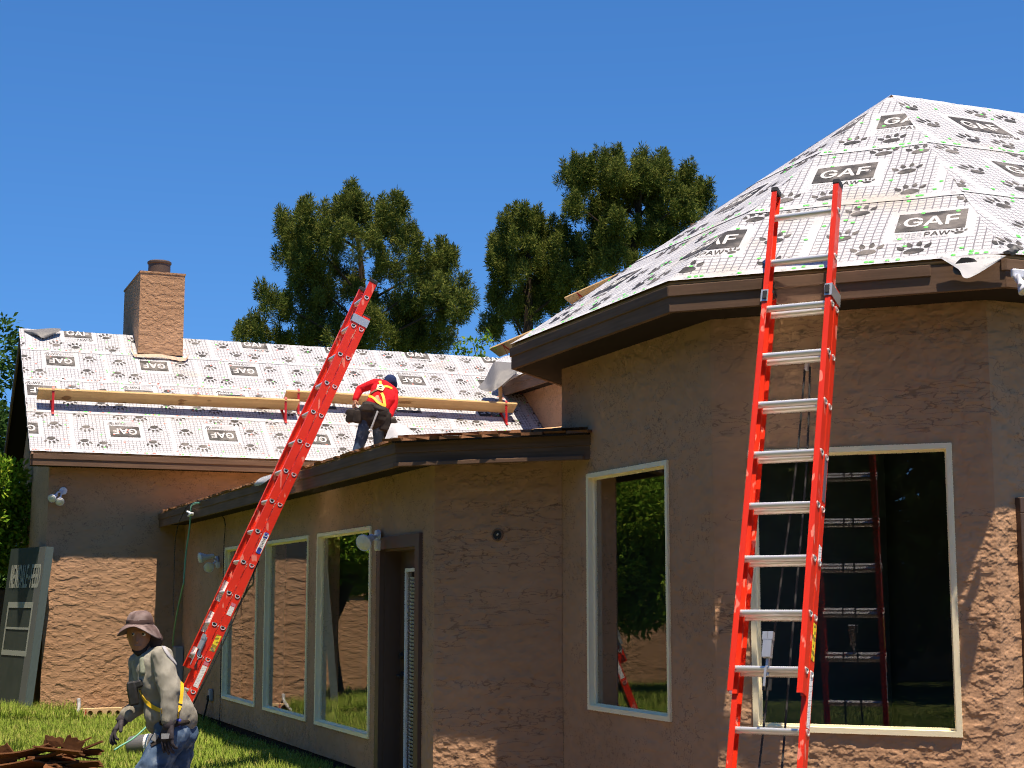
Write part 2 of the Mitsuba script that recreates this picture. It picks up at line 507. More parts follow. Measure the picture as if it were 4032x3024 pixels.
put('handle', cat([lathe([(0, .02), (.03, .018), (.033, 0)], wB.at(hs, 1.0, -.15), wB.n, 14), tube([wB.at(hs, 1.0, -.14), wB.at(hs, 1.0, -.1), wB.at(hs - .03, 1.0, -.09), wB.at(hs - .12, .995, -.09)], .009, 8)]), 'mat_black', DOOR)

# brown trim of the next opening at the right edge of the frame
put('trim_board', cat([beam((6.13, YFW - .02, 0), (6.13, YFW - .02, 2.12), .09, .05, (0, 1, 0)), beam((6.085, YFW - .02, 2.165), (8.2, YFW - .02, 2.165), .05, .09, (0, 0, 1))]), 'mat_door', HOUSE)
put('door_panel', obox(V(7.2, YFW - .004, 1.06), (V(1, 0, 0), V(0, 0, 1), V(0, 1, 0)), (1.0, 1.06, .006)), 'mat_door', HOUSE)


# ------------------------------------------------------------------ roofs: planes, fascia boards, underlayment sheets
class Roof:
    """roof plane with its own frame: o at the eave, u along the eave, v up the slope, n outwards"""

    def __init__(self, a, b, top):
        a, b, top = (np.array(x, float) for x in (a, b, top))
        self.o, self.u = a, unit(b - a)
        w = top - a
        self.v = unit(w - (w @ self.u) * self.u)
        self.n = np.cross(self.u, self.v)
        if self.n[2] < 0:
            self.n = -self.n
        self.L = np.linalg.norm(b - a)

    def at(self, u, v, d=0.):
        u, v, d = np.broadcast_arrays(np.asarray(u, float), np.asarray(v, float), np.asarray(d, float))
        return self.o + u[..., None] * self.u + v[..., None] * self.v + d[..., None] * self.n

    def uv(self, p):
        p = np.asarray(p, float) - self.o
        return p @ self.u, p @ self.v


def wrinkle(u, v, seed, amp):
    a = npfbm(u * 2.4, v * 4.2, seed, 3) - .5
    b = npfbm(u * 7 + 3, v * 3.0, seed + 4, 2) - .5
    return amp * (1.5 * a + .55 * b)


def paw(cx, cy, s, rot):
    """five flat pads of a paw print as polygons"""
    out = []

    def blob(x, y, rx, ry, tilt, tip):
        t = np.linspace(0, 2 * np.pi, 13)[:-1]
        px, py = rx * np.cos(t), ry * np.sin(t)
        py = np.where(py > 0, py * (1 + tip * (1 - np.abs(np.cos(t)))), py)
        c, s_ = math.cos(tilt), math.sin(tilt)
        return np.stack([x + c * px - s_ * py, y + s_ * px + c * py], -1)
    pads = [blob(0, -.22, .36, .21, .12, .35), blob(-.42, .12, .11, .16, .5, .8), blob(-.13, .34, .11, .16, .15, .9), blob(.2, .36, .10, .16, -.15, .9), blob(.47, .12, .11, .15, -.55, .9)]
    c, s_ = math.cos(rot), math.sin(rot)
    for p in pads:
        q = p * s
        out.append(Polygon(np.stack([cx + c * q[:, 0] - s_ * q[:, 1], cy + s_ * q[:, 0] + c * q[:, 1]], -1)))
    return out


def text_polys(text, h, bold):
    """letters as flat polygons: the top faces of the extruded lettering"""
    m = meshkit.text_mesh(text, h, .002, bold)
    keep = m.face_normals[:, 2] > .9
    v, f = m.vertices, m.faces[keep]
    return v[:, :2], f


TXT = {k: text_polys(*k) for k in (('GAF', .135, True), ('TIGER', .062, False), ('PAW', .062, True), ('Roof Deck Protection', .021, True))}


def sheet_prints(R, u0, u1, v0, vh, clip, seed, flip, amp, off):
    """flat print of one sheet: paws, dark emblem boxes and lettering, cut to the sheet's outline and laid on its relief"""
    per = 1.37
    groups = {'dark': [], 'white': [], 'grey': []}
    k0, k1 = int(math.floor((u0 - off) / per)) - 1, int(math.ceil((u1 - off) / per)) + 1

    def loc(x, y):           # print coordinates to sheet coordinates
        return (x, 1.22 - y) if flip else (x, y)
    for k in range(k0, k1):
        b = k * per + off
        for (x, y) in ((.17, .93), (.42, .97), (.22, .56), (1.16, .50), (.70, .20), (.98, .24), (1.10, .90), (.16, .17)):
            fx, fy = (per - x, y) if not flip else (x, y)
            px, py = loc(fx, fy)
            for p in paw(b + px, py, .17, (math.pi if flip else 0) + .12):
                groups['dark'].append(p)
        lx, ly = .735, .62
        w, h = .41, .29
        cx, cy = (b + lx, 1.22 - ly) if flip else (b + lx, ly)
        dark = sbox(cx - w / 2, cy - h / 2, cx + w / 2, cy + h / 2)
        rot = math.pi if flip else 0

        def put_text(key, x, y, target, sx=1.0):
            v, f = TXT[key]
            v = v * [sx, 1]
            q = np.stack([cx + math.cos(rot) * (x + v[:, 0]), cy + math.cos(rot) * (y + v[:, 1])], -1)
            groups[target].append((q, f))
        groups['dark'].append(dark)
        tw_ = TXT[('GAF', .135, True)][0][:, 0]
        s = .33 / (tw_.max() - tw_.min())
        put_text(('GAF', .135, True), -.165 - tw_.min() * s, -.07, 'white', s)
        t1 = TXT[('TIGER', .062, False)][0][:, 0]
        t2 = TXT[('PAW', .062, True)][0][:, 0]
        s1 = .16 / t1.max()
        put_text(('TIGER', .062, False), -.2, -.235, 'grey', s1)
        put_text(('PAW', .062, True), -.032, -.235, 'dark', .155 / t2.max())
        t3 = TXT[('Roof Deck Protection', .021, True)][0][:, 0]
        put_text(('Roof Deck Protection', .021, True), -.2, -.272, 'grey', .32 / t3.max())
        sg = -1 if flip else 1
        for p in paw(cx + sg * .175, cy + sg * -.205, .08, rot + .1):
            groups['dark'].append(p)
    # nailing marks along both edges: circled crosses
    for u in np.arange(u0, u1, .3):
        for v in (.04, 1.18, .6):
            ring = shapely.Point(u + .11, v).buffer(.017, 6).difference(shapely.Point(u + .11, v).buffer(.0135, 6))
            groups['grey'].append(ring)
            groups['grey'].append(sbox(u + .096, v - .0015, u + .124, v + .0015))
    if clip is None:
        return
    made = {}
    for g, items in groups.items():
        ms = []
        for it in items:
            if isinstance(it, tuple):
                q, f = it
                tri = q[f]
                cen = tri.mean(1)
                ok = shapely.contains_xy(clip, cen[:, 0], cen[:, 1])
                if not ok.any():
                    continue
                ms.append(trimesh.Trimesh(np.column_stack([q, np.zeros(len(q))]), f[ok], process=False))
            else:
                it = it.intersection(clip)
                if it.is_empty:
                    continue
                for gg in getattr(it, 'geoms', [it]):
                    if gg.geom_type != 'Polygon' or gg.area < 1e-5:
                        continue
                    v2, f2 = trimesh.creation.triangulate_polygon(gg, engine='earcut')
                    ms.append(trimesh.Trimesh(np.column_stack([v2, np.zeros(len(v2))]), f2, process=False))
        if not ms:
            continue
        m = cat(ms)
        m = m.subdivide_to_size(.09, max_iter=6) if g == 'dark' else m
        made[g] = m
    return made


NAILS = {'green': [], 'red': []}


def roof_sheets(R, poly, courses, seed, flips, amp=.007, nails=(8, 0), lift=.016, off=.0, offs=None):
    """cover the roof plane (outline poly in its u, v) with courses of underlayment; each course one part with its print as sub-parts"""
    P = Polygon(poly)
    H = 1.22
    for i, v0 in enumerate(courses):
        top = (courses[i + 1] + .09) if i + 1 < len(courses) else 99
        band = sbox(-50, v0, 50, min(v0 + H, top))
        C = P.intersection(band)
        if C.is_empty:
            continue
        va, vb = C.bounds[1], C.bounds[3]
        rows = np.linspace(va, vb, max(2, int((vb - va) / .05) + 1))
        spans = []
        for v in rows:
            vv = min(max(v, va + 1e-4), vb - 1e-4)
            ln = P.intersection(shapely.LineString([(-50, vv), (50, vv)]))
            spans.append((ln.bounds[0], ln.bounds[2]) if not ln.is_empty else spans[-1])
        spans = np.array(spans)
        nu = max(3, int((spans[:, 1] - spans[:, 0]).max() / .05) + 1)
        tt = np.linspace(0, 1, nu)
        U = spans[:, :1] + (spans[:, 1:] - spans[:, :1]) * tt[None]
        W = np.repeat(rows[:, None], nu, 1)
        sd = seed + 7.7 * i

        def relief(u, v, sd=sd, v0=v0, i=i):
            low = .004 * sstep(.10, 0, v - v0)                     # lap: the lower edge rides on the sheet below
            return lift + wrinkle(u, v, seed, amp) * sstep(-.02, .25, v) + low + .0015 * i
        pts = R.at(U, W, relief(U, W))
        n, m = U.shape
        a, b = np.meshgrid(np.arange(n - 1), np.arange(m - 1), indexing='ij')
        q = np.stack([a * m + b, a * m + b + 1, (a + 1) * m + b + 1, (a + 1) * m + b], -1).reshape(-1, 4)
        mesh = trimesh.Trimesh(pts.reshape(-1, 3), np.vstack([q[:, [0, 1, 2]], q[:, [0, 2, 3]]]), process=False)
        of = offs[i] if offs else off + .31 * i
        wob = .03 * (npfbm(U * 1.6, W * 2.2, sd + 2, 2) - .5), .03 * (npfbm(U * 2.2 + 7, W * 1.6, sd + 3, 2) - .5)
        uvs = np.stack([U - of + wob[0], W - v0 + wob[1]], -1).reshape(-1, 2)
        if flips[i % len(flips)]:
            uvs[:, 1] = 1.22 - uvs[:, 1]
        sk = newkey('underlayment_sheet', HOUSE)
        put('membrane', mesh, 'mat_sheet', sk, smooth=True, uv=uvs)
        clip = affinity.translate(C.buffer(-.004), 0, -v0)
        made = sheet_prints(R, spans[:, 0].min(), spans[:, 1].max(), v0, H, clip, seed, flips[i % len(flips)], amp, of)
        for g, mm in (made or {}).items():
            x, y = mm.vertices[:, 0], mm.vertices[:, 1] + v0
            lift2 = {'dark': .003, 'grey': .004, 'white': .005}[g]
            mm = trimesh.Trimesh(R.at(x, y, relief(x, y) + lift2), mm.faces, process=False)
            if len(mm.faces) and np.dot(mm.face_normals.mean(0), R.n) < 0:
                mm.invert()
            put({'dark': 'printed_mark', 'grey': 'fine_print', 'white': 'lettering'}[g], mm, {'dark': 'mat_print', 'grey': 'mat_greyprint', 'white': 'mat_lettering'}[g], sk, stuff=(g != 'white'))
        rg = np.random.default_rng(int(seed * 10) + i)
        for colr, dens in zip(('green', 'red'), nails):
            cnt = int(C.area * dens)
            for _ in range(cnt * 2):
                u, v = rg.uniform(C.bounds[0], C.bounds[2]), rg.uniform(va, vb)
                if rg.random() < .4:
                    v = v0 + .05
                if not C.buffer(-.03).contains(shapely.Point(u, v)):
                    continue
                c = R.at(u, v, relief(np.array(u), np.array(v)) + .004)
                ang = np.arange(8) * math.pi / 4
                r = .014
                ring = c + r * (np.cos(ang)[:, None] * R.u + np.sin(ang)[:, None] * R.v)
                vv = np.vstack([ring, c + R.n * .004])
                NAILS[colr].append(trimesh.Trimesh(vv, [[j, (j + 1) % 8, 8] for j in range(8)], process=False))


def slab(pts, th, mat, name, **kw):
    """a flat polygon with thickness downwards along its normal"""
    p = np.array(pts, float)
    n = unit(np.cross(p[1] - p[0], p[2] - p[0]))
    if n[2] < 0:
        p = p[::-1]
        n = -n
    k = len(p)
    v = np.vstack([p, p - n * th])
    f = [[0, i, i + 1] for i in range(1, k - 1)] + [[k, k + i + 1, k + i] for i in range(1, k - 1)]
    for i in range(k):
        j = (i + 1) % k
        f += [[i, k + i, k + j], [i, k + j, j]]
    return put(name, trimesh.Trimesh(v, f, process=False), mat, HOUSE, **kw)


EZ = 3.535
DE, EF, DG = V(XD - OV, CE - S2 * OV - (XD - OV), EZ), V(5.79, 6.90, EZ), V(XD - OV, 10.84, EZ)
GN = V(5.804, 12.24, EZ)
APEX = V(7.023, 9.57, 5.434)
FE, RE, NE = V(13, 6.90, EZ), V(13, 9.57, 5.434), V(13, 12.24, EZ)
for pl in ((DE, EF, APEX), (DG, DE, APEX), (EF, FE, RE, APEX), (GN, DG, APEX), (NE, GN, APEX, RE)):
    slab(pl, .016, 'mat_decking', 'roof_decking')
R_E, R_D, R_F, R_G, R_N = Roof(DE, EF, APEX), Roof(DG, DE, APEX), Roof(EF, FE, RE), Roof(GN, DG, APEX), Roof(NE, GN, RE)


def plane_poly(R, pts, over=.004):
    P = Polygon([R.uv(p) for p in pts])
    return list(P.buffer(over, join_style=2).exterior.coords)


roof_sheets(R_E, plane_poly(R_E, (DE, EF, APEX)), (-.02, 1.02, 2.06), 3.1, (False,), .013, (13, 0), offs=(.77, .10, .40))
roof_sheets(R_D, plane_poly(R_D, (DG, DE, APEX)), (-.02, 1.06, 2.08), 4.2, (False,), .011, (9, 0), off=.1)
roof_sheets(R_F, plane_poly(R_F, (EF, FE, RE, APEX)), (-.02, 1.04, 2.07), 5.3, (False,), .011, (9, 0), off=.3)
roof_sheets(R_G, plane_poly(R_G, (GN, DG, APEX)), (-.02, 1.04, 2.07), 6.3, (False,), .008, (0, 0))
roof_sheets(R_N, plane_poly(R_N, (NE, GN, APEX, RE)), (-.02, 1.04, 2.07), 6.9, (False,), .008, (0, 0))


def fascia(p, q, nrm, z_top, z_mid, z_bot, th=.02, split=None):
    """two stacked boards: the upper one stands proud of the lower one. split: (t0, t1) piece of the upper board that is missing"""
    p, q, nrm = np.array(p, float), np.array(q, float), unit(np.array(nrm, float))
    t_ = unit(q - p) * .006
    p, q = p + nrm * .016 - t_, q + nrm * .016 + t_
    pieces = [(0, 1)] if split is None else [(0, split[0]), (split[1], 1)]
    up = V(0, 0, 1)
    for a, b in pieces:
        pa, pb = p + (q - p) * a, p + (q - p) * b
        m = beam(pa + up * (z_top + z_mid) / 2 - nrm * th / 2, pb + up * (z_top + z_mid) / 2 - nrm * th / 2, th, z_top - z_mid, ch=.003)
        put('fascia_board', m, 'mat_fascia', HOUSE)
    m = beam(p + up * (z_top + z_bot) / 2 - nrm * (.012 + .017), q + up * (z_top + z_bot) / 2 - nrm * (.012 + .017), .034, z_top - z_bot - .004, ch=.003)
    put('fascia_board', m, 'mat_fascia', HOUSE)


XY = lambda p: V(p[0], p[1], 0)
fascia(XY(DE), XY(EF), (-1, -1, 0), 3.518, 3.452, 3.355, split=(.79, .985))
fascia(XY(DG), XY(DE), (-1, 0, 0), 3.518, 3.452, 3.355)
fascia(XY(EF), XY(FE), (0, -1, 0), 3.518, 3.452, 3.355)
fascia(XY(GN), XY(DG), (-1, 1, 0), 3.518, 3.452, 3.355)
fascia(XY(NE), XY(GN), (0, 1, 0), 3.518, 3.452, 3.355)
# soffits of the bay: level boards between fascia and wall
for a, b, c, d in ((DE, EF, wE.at(wE.L, 0), wE.at(0, 0)), (DG, DE, wD.at(0, 0), wD.at(wD.L, 0)), (EF, FE, wF.at(7, 0), wF.at(0, 0)), (GN, DG, wG.at(0, 0), wG.at(1.4, 0))):
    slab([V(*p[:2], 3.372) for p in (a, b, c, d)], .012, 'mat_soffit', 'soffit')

# rear wing: gable roof with its ridge along x
WX0, WX1 = 1.87, 11.2
w0, w1, w2, w3 = V(WX0, 21.69, 3.595), V(WX1, 21.69, 3.595), V(WX1, 24.44, 5.69), V(WX0, 24.44, 5.69)
b0, b1 = V(WX0, 27.19, 3.595), V(WX1, 27.19, 3.595)
slab((w0, w1, w2, w3), .016, 'mat_decking', 'roof_decking')
slab((b1, b0, w3, w2), .016, 'mat_soffit', 'roof_decking')
R_W = Roof(w0, w1, w3)
wl = np.linalg.norm(w3 - w0)
roof_sheets(R_W, [(-.015, -.004), (7.9, -.004), (7.9, wl + .02), (-.015, wl + .02)], (-.02, 1.02, 1.92, 2.80), 8.4, (True, True, True, False), .007, (4, 5), off=.55)
fascia(V(WX0, 21.69, 0), V(WX1, 21.69, 0), (0, -1, 0), 3.578, 3.505, 3.415)
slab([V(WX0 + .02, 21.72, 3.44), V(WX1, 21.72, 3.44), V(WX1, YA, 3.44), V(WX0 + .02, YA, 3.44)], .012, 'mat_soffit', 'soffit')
for a, b in ((w0, w3), (b0, w3)):                             # rake boards of the gable
    put('rake_board', beam(a + V(.014, 0, -.1), b + V(.014, 0, -.1), .028, .17, V(0, 0, 1)), 'mat_fascia', HOUSE)
for a, b in ((w0, w3), (b0, w3)):                             # open underside of the gable overhang
    slab([a + V(.03, 0, -.03), b + V(.03, 0, -.03), b + V(.30, 0, -.03), a + V(.30, 0, -.03)], .014, 'mat_soffit', 'soffit')

# low roof over the tall-window wall
LZ, LS = 2.83, .15
BC = V(XB - OV, CC - S2 * OV - (XB - OV), LZ)
CD = V(XD, CC - S2 * OV - XD, LZ)
hip = V(9.7, BC[1] + .4142 * (9.7 - BC[0]), LZ + LS * (9.7 - BC[0]))
slab((BC, V(BC[0], YA, LZ), V(9.7, YA, hip[2]), hip), .03, 'mat_decking', 'roof_decking')
cz = lambda x, y: LZ + LS * ((x + y) - (BC[0] + BC[1])) / S2
slab((BC, CD, V(XD + .02, 10.9, cz(XD, 10.9)), V(9.7, 11.0, cz(9.7, 11.0)), hip), .03, 'mat_decking', 'roof_decking')
fascia(XY(BC), V(BC[0], YA, 0), (-1, 0, 0), 2.815, 2.735, 2.63)
fascia(XY(BC), XY(CD), (-1, -1, 0), 2.815, 2.735, 2.63)
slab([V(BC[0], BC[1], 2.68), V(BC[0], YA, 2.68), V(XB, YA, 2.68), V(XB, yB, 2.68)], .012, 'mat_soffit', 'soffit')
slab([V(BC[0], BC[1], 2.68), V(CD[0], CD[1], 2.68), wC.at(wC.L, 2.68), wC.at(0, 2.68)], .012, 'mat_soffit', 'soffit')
put('fascia_trim', beam(XY(BC) + V(0, 0, 2.643) + unit(V(-1, -1, 0)) * .048, XY(CD) + (XY(BC) - XY(CD)) * .02 + V(0, 0, 2.643) + unit(V(-1, -1, 0)) * .048, .04, .03, ch=.003), 'mat_fascia', HOUSE)
# old wood shakes along the low eaves
rg = np.random.default_rng(5)


def shake_mesh(w, l, t0, t1, rgn):
    m = trimesh.creation.box(extents=(w, l, 1.0))
    v = m.vertices
    v[:, 2] = np.where(v[:, 2] > 0, 1, 0) * np.where(v[:, 1] < 0, t0, t1)
    v[:, 1] += np.where(v[:, 1] < 0, rgn.uniform(-.02, .02, len(v)), 0)
    m.vertices = v
    return m


def shakes(p, q, nrm, protr, layers, slope):
    p, q, nrm = np.array(p, float), np.array(q, float), unit(np.array(nrm, float))
    L = np.linalg.norm(q - p)
    t = unit(q - p)
    up = unit(-nrm + V(0, 0, slope))
    n = np.cross(t, up)
    n = n if n[2] > 0 else -n
    for lay in range(layers):
        s = -rg.uniform(0, .1)
        while s < L - .03:
            w = rg.uniform(.09, .19)
            m = shake_mesh(w - .008, .45, .022, .006, rg)
            c = p + t * (s + w / 2) + up * (.225 - protr + lay * .13 + rg.uniform(-.012, .012)) + n * (.002 + lay * .017)
            put('shake', place(m, c, (t, up, n)), 'mat_shake', HOUSE)
            s += w


shakes(BC, CD, (-1, -1, 0), .10, 2, LS)
slab((BC + V(-.066, -.066, -.012), CD + V(-.066, -.066, -.012), CD + V(.1, .1, .009), BC + V(.1, .1, .009)), .012, 'mat_soffit', 'starter_board')
shakes(BC, V(BC[0], 21.6, LZ), (-1, 0, 0), .02, 1, LS)

# main block behind: eave above the pink-lit wall, hip going back
MX0, MZ, MS = 9.38, 5.17, .74
m0, m1 = V(MX0, 14.0, MZ), V(MX0, 24.55, MZ)
rt = 2.6 / 1.9
m2 = V(MX0 + rt * 1.9, 24.55 + rt * 1.9, MZ + rt * 1.9 * MS)
m3_ = V(MX0 + rt * 1.9, 14.0, MZ + rt * 1.9 * MS)
slab((m1, m0, m3_, m2), .016, 'mat_decking', 'roof_decking')
slab((m1, m2, V(m2[0] + 4, m2[1], m2[2]), V(m2[0] + 4, 24.55, MZ)), .016, 'mat_decking', 'roof_decking')
R_M = Roof(m1, m0, m2 - V(0, rt * 1.9, 0))
roof_sheets(R_M, plane_poly(R_M, (m1, m0, m3_, m2)), (-.02, 1.04, 2.08, 3.12, 4.16, 5.2), 9.9, (False,), .006, (2, 2))
fascia(V(MX0, 14, 0), V(MX0, 24.2, 0), (-1, 0, 0), 5.15, 5.06, 4.93)
slab([V(MX0, 14, 5.0), V(MX0, 24.2, 5.0), V(9.74, 24.2, 5.0), V(9.74, 14, 5.0)], .012, 'mat_soffit', 'soffit')

for c in ('green', 'red'):
    if NAILS[c]:
        put('cap_nails', cat(NAILS[c]), 'mat_nail_' + c, HOUSE, stuff=True, label=f'{c} plastic cap nails holding the underlayment')

# chimney
CHX0, CHX1, CHY0, CHY1, CHT = 3.565, 4.245, 23.93, 25.6, 6.62
CH = newkey('chimney', HOUSE)
labels[CH] = {'label': 'stucco chimney with a round metal flue on the wing ridge'}
for a, b, n, sd in (((CHX0, CHY0), (CHX1, CHY0), (0, -1), 71.), ((CHX0, CHY1), (CHX0, CHY0), (-1, 0), 75.), ((CHX1, CHY0), (CHX1, CHY1), (1, 0), 79.)):
    w = Wall(a, b, n)
    z0 = 5.36 if n == (0, -1) else 5.1
    m, _ = grid_mesh(lambda S, Z: w.at(S, Z, trowel(S, Z, sd, .0024 if n == (0, -1) else .003) * sstep(0, .02, np.minimum(S, w.L - S))), np.linspace(0, w.L, int(w.L / .012)), np.linspace(z0, CHT, int((CHT - z0) / .012)))
    if np.dot(m.face_normals[:50].mean(0), w.n) < 0:
        m.invert()
    put('stucco_face', m, 'mat_stucco', CH, smooth=True)
put('cap', cat([obox(V((CHX0 + CHX1) / 2, (CHY0 + CHY1) / 2, CHT + .012), np.eye(3), ((CHX1 - CHX0) / 2 + .012, (CHY1 - CHY0) / 2 + .012, .014)), obox(V((CHX0 + CHX1) / 2 + .0, CHY0 + .35, CHT + .035), np.eye(3), (.19, .22, .016))]), 'mat_stucco', CH)
fl = [(.0, 0), (.165, 0), (.172, .02), (.17, .16), (.185, .175), (.187, .20), (.17, .215), (.02, .225), (0, .225)]
put('flue', lathe(fl, V((CHX0 + CHX1) / 2 + .0, CHY0 + .36, CHT + .05), (0, 0, 1), 28), principled('mat_flue', (.10, .07, .055), .6, metal=.3), CH, smooth=40)
# bent metal flashing strip at the chimney foot
zf = 5.34
fls = [V(CHX0 - .1, CHY0 + .12, zf + .18), V(CHX0 - .07, CHY0 - .03, zf + .02), V(CHX0 + .02, CHY0 - .05, zf - .0), V(CHX0 + .3, CHY0 - .06, zf + .015), V(CHX1 - .2, CHY0 - .055, zf + .0), V(CHX1 + .02, CHY0 - .07, zf - .02), V(CHX1 + .09, CHY0 + .02, zf + .07)]
fl2 = spline(fls, 30)
up_ = V(0, -.03, .06)
put('flashing', trimesh.Trimesh(np.vstack([fl2, fl2 + V(0, -.05, -.055) + np.random.default_rng(3).normal(0, .006, fl2.shape)]), [t for i in range(29) for t in ([i, i + 1, i + 31], [i, i + 31, i + 30])], process=False), principled('mat_flash', (.45, .30, .22), .6, metal=.1), CH)


# ------------------------------------------------------------------ extension ladders
def d_profile(rx, rn, flat=.35, n=14):
    """outline of a rung: flat tread on top, round below; in (n, a) coordinates with a up along the ladder"""
    t = np.linspace(0, 2 * np.pi, n, endpoint=False)
    p = np.stack([rx * np.cos(t), rn * np.sin(t)], -1)
    p[:, 1] = np.minimum(p[:, 1], flat * rn)
    return p


def rung_mesh(w0, w1):
    o = Polygon(d_profile(.0235, .0235))
    i = Polygon(d_profile(.0165, .0165))
    m = trimesh.creation.extrude_polygon(o.difference(i), w1 - w0, engine='earcut')
    # x,y -> (n, a); z -> w
    return m, w0


def channel(x0, x1, n0, n1, a0, a1, th=.0055, out=1, lip=.0):
    """C rail: web at the outer side (x0), flanges towards x1"""
    s = 1 if x1 > x0 else -1
    poly = [(x0, n0), (x1, n0), (x1, n0 + th), (x0 + s * th, n0 + th), (x0 + s * th, n1 - th), (x1, n1 - th), (x1, n1), (x0, n1)]
    return trimesh.creation.extrude_polygon(Polygon(poly).buffer(.0012).buffer(-.0012), a1 - a0, engine='earcut'), a0


def ladder(label, base, lean_az, theta, near_w0, width, k_base, k_fly, z_of_k0_along, stickers, climb_side=1, fly_top_extra=.16, feet=True):
    """base: point on the line of base rungs at rung 0; lean_az: horizontal direction in which it leans; width axis w to the right of the climber"""
    L = thing('extension_ladder', label, 'ladder', 'red fibreglass extension ladders leaning on the eaves')
    d = V(math.sin(lean_az), math.cos(lean_az), 0)
    a = d * math.cos(theta) + V(0, 0, math.sin(theta))
    n = -d * math.sin(theta) + V(0, 0, math.cos(theta))   # towards the climber
    w = np.cross(n, a)                                    # to the left when facing the wall
    B = np.array(base, float)
    ax = (w, n, a)

    def W(m, off=(0, 0, 0)):
        return place(m, B + off[0] * w + off[1] * n + off[2] * a, ax)
    P = .3048
    dep = .072
    gap = .082                                       # distance between the two rung planes
    a_b0, a_b1 = k_base[0] * P - .16, k_base[1] * P + .13
    a_f0, a_f1 = k_fly[0] * P - .13, k_fly[1] * P + fly_top_extra
    x0, x1 = near_w0, near_w0 + width
    sg = 1 if width > 0 else -1
    wa, wb = min(x0, x1), max(x0, x1)
    for s, (xa, xb) in enumerate(((x0, x0 + sg * .032), (x1, x1 - sg * .032))):
        m, a0 = channel(xa, xb, -dep / 2, dep / 2, a_b0, a_b1)
        put('rail', W(m, (0, 0, a0)), 'mat_ladder', L)
    for s, (xa, xb) in enumerate(((x0 + sg * .001, x0 + sg * .033), (x1 - sg * .001, x1 - sg * .033))):
        m, a0 = channel(xa, xb, gap - dep / 2, gap + dep / 2, a_f0, a_f1)
        put('rail', W(m, (0, 0, a0)), 'mat_ladder', L)
        put('top_cap', W(cbox((.042, dep + .008, .035), .006), ((xa + xb) / 2, gap, a_f1 + .01)), 'mat_black', L)
        put('end_cap', W(cbox((.038, dep + .004, .02), .004), ((xa + xb) / 2, 0, a_b1 + .006)), 'mat_black', L)
    for k in range(k_base[0], k_base[1] + 1):
        m, o = rung_mesh(wa - .006, wb + .006)
        M = np.eye(4)
        M[:3, 0], M[:3, 1], M[:3, 2] = n, a, w
        M[:3, 3] = B + o * w + k * P * a
        if np.linalg.det(M[:3, :3]) < 0:
            M[:3, 0] *= -1
        m.apply_transform(M)
        put('rung', m, 'mat_alu', L, smooth=35)
    for k in range(k_fly[0], k_fly[1] + 1):
        m, o = rung_mesh(wa - .005, wb + .005)
        M = np.eye(4)
        M[:3, 0], M[:3, 1], M[:3, 2] = n, a, w
        M[:3, 3] = B + o * w + k * P * a + gap * n
        if np.linalg.det(M[:3, :3]) < 0:
            M[:3, 0] *= -1
        m.apply_transform(M)
        put('rung', m, 'mat_alu', L, smooth=35)
    for sec, rng in ((0, range(k_base[0], k_base[1] + 1)), (gap, range(k_fly[0], k_fly[1] + 1))):
        for k in rng:
            put('rung_socket', W(obox(V(x0 + sg * .004, sec, k * P), np.eye(3), (.004, .0155, .0135))), 'mat_black', L)
    # guide brackets at the top of the base section
    for xa, s in ((x0, -sg), (x1, sg)):
        br = cat([obox(V(0, 0, 0), np.eye(3), (.002, (gap + dep) / 2 + .006, .038)), obox(V(-s * .02, (gap + dep) / 2 + .004, 0), np.eye(3), (.022, .0022, .038)), obox(V(-s * .006, -(gap + dep) / 2 - .004, 0), np.eye(3), (.008, .0022, .038))])
        put('guide_bracket', W(br, (xa + s * .0045, gap / 2, a_b1 - .06)), 'mat_steel', L)
        put('bumper', W(cbox((.026, .006, .05), .002), (xa - s * .02, gap + dep / 2 + .013, a_b1 - .06)), 'mat_black', L)
    # rung locks at the foot of the fly section
    for xa, s in ((x0 + sg * .084, sg), (x1 - sg * .066, -sg)):
        kz = k_fly[0] * P
        lk = cat([m_.apply_translation((0, .03, 0)) for m_ in [obox(V(0, gap - .012, kz + .085), np.eye(3), (.007, .012, .085)), obox(V(s * .012, gap + .006, kz + .1), np.eye(3), (.012, .016, .05)), obox(V(0, gap - .026, kz - .01), np.eye(3), (.007, .004, .03)), obox(V(0, gap + .014, kz - .055), np.eye(3), (.006, .003, .05)),
                  obox(V(s * .015, gap + .01, kz + .165), np.eye(3), (.014, .014, .022))]])
        put('rung_lock', W(lk), 'mat_steel', L)
        put('lock_spring', W(obox(V(s * .016, gap - .0, kz - .085), np.eye(3), (.008, .006, .03))), 'mat_black', L)
    # feet
    for xa in (x0 + sg * .016, x1 - sg * .016):
        put('foot', W(cbox((.06, .1, .07), .01), (xa, 0, a_b0 - .01)), 'mat_black', L)
    # stickers on the rails: (face, section, a, length, width, material)
    for (face, sec, sa, sl, sw, mat) in stickers:
        nn = 0 if sec == 'base' else gap
        if face == 'near':
            c, half = (x0 - sg * .0016, nn, sa), (.0007, sw / 2, sl / 2)
        elif face == 'right':
            c, half = (x1 + sg * .0016, nn, sa), (.0007, sw / 2, sl / 2)
        elif face == 'left_inner':
            c, half = (x0 + sg * .0072, nn, sa), (.0007, sw / 2, sl / 2)
        else:                                                   # inside of the far rail
            c, half = (x1 - sg * .0072, nn, sa), (.0007, sw / 2, sl / 2)
        put('label', W(obox(V(0, 0, 0), np.eye(3), half), c), mat, L)
    return L, B, ax, (x0, x1, gap)


def _label_text(p, n, uv):
    r = SM(.45, .5, N_(p.x * 60, p.y * 60, p.z * 95)) * SM(.3, .36, dr.abs(p.z * 70 - dr.round(p.z * 70)))
    return MX((.74, .74, .74), (.34, .34, .36), r * .8)


principled('mat_sticker', mikit.proc(_label_text), .5)


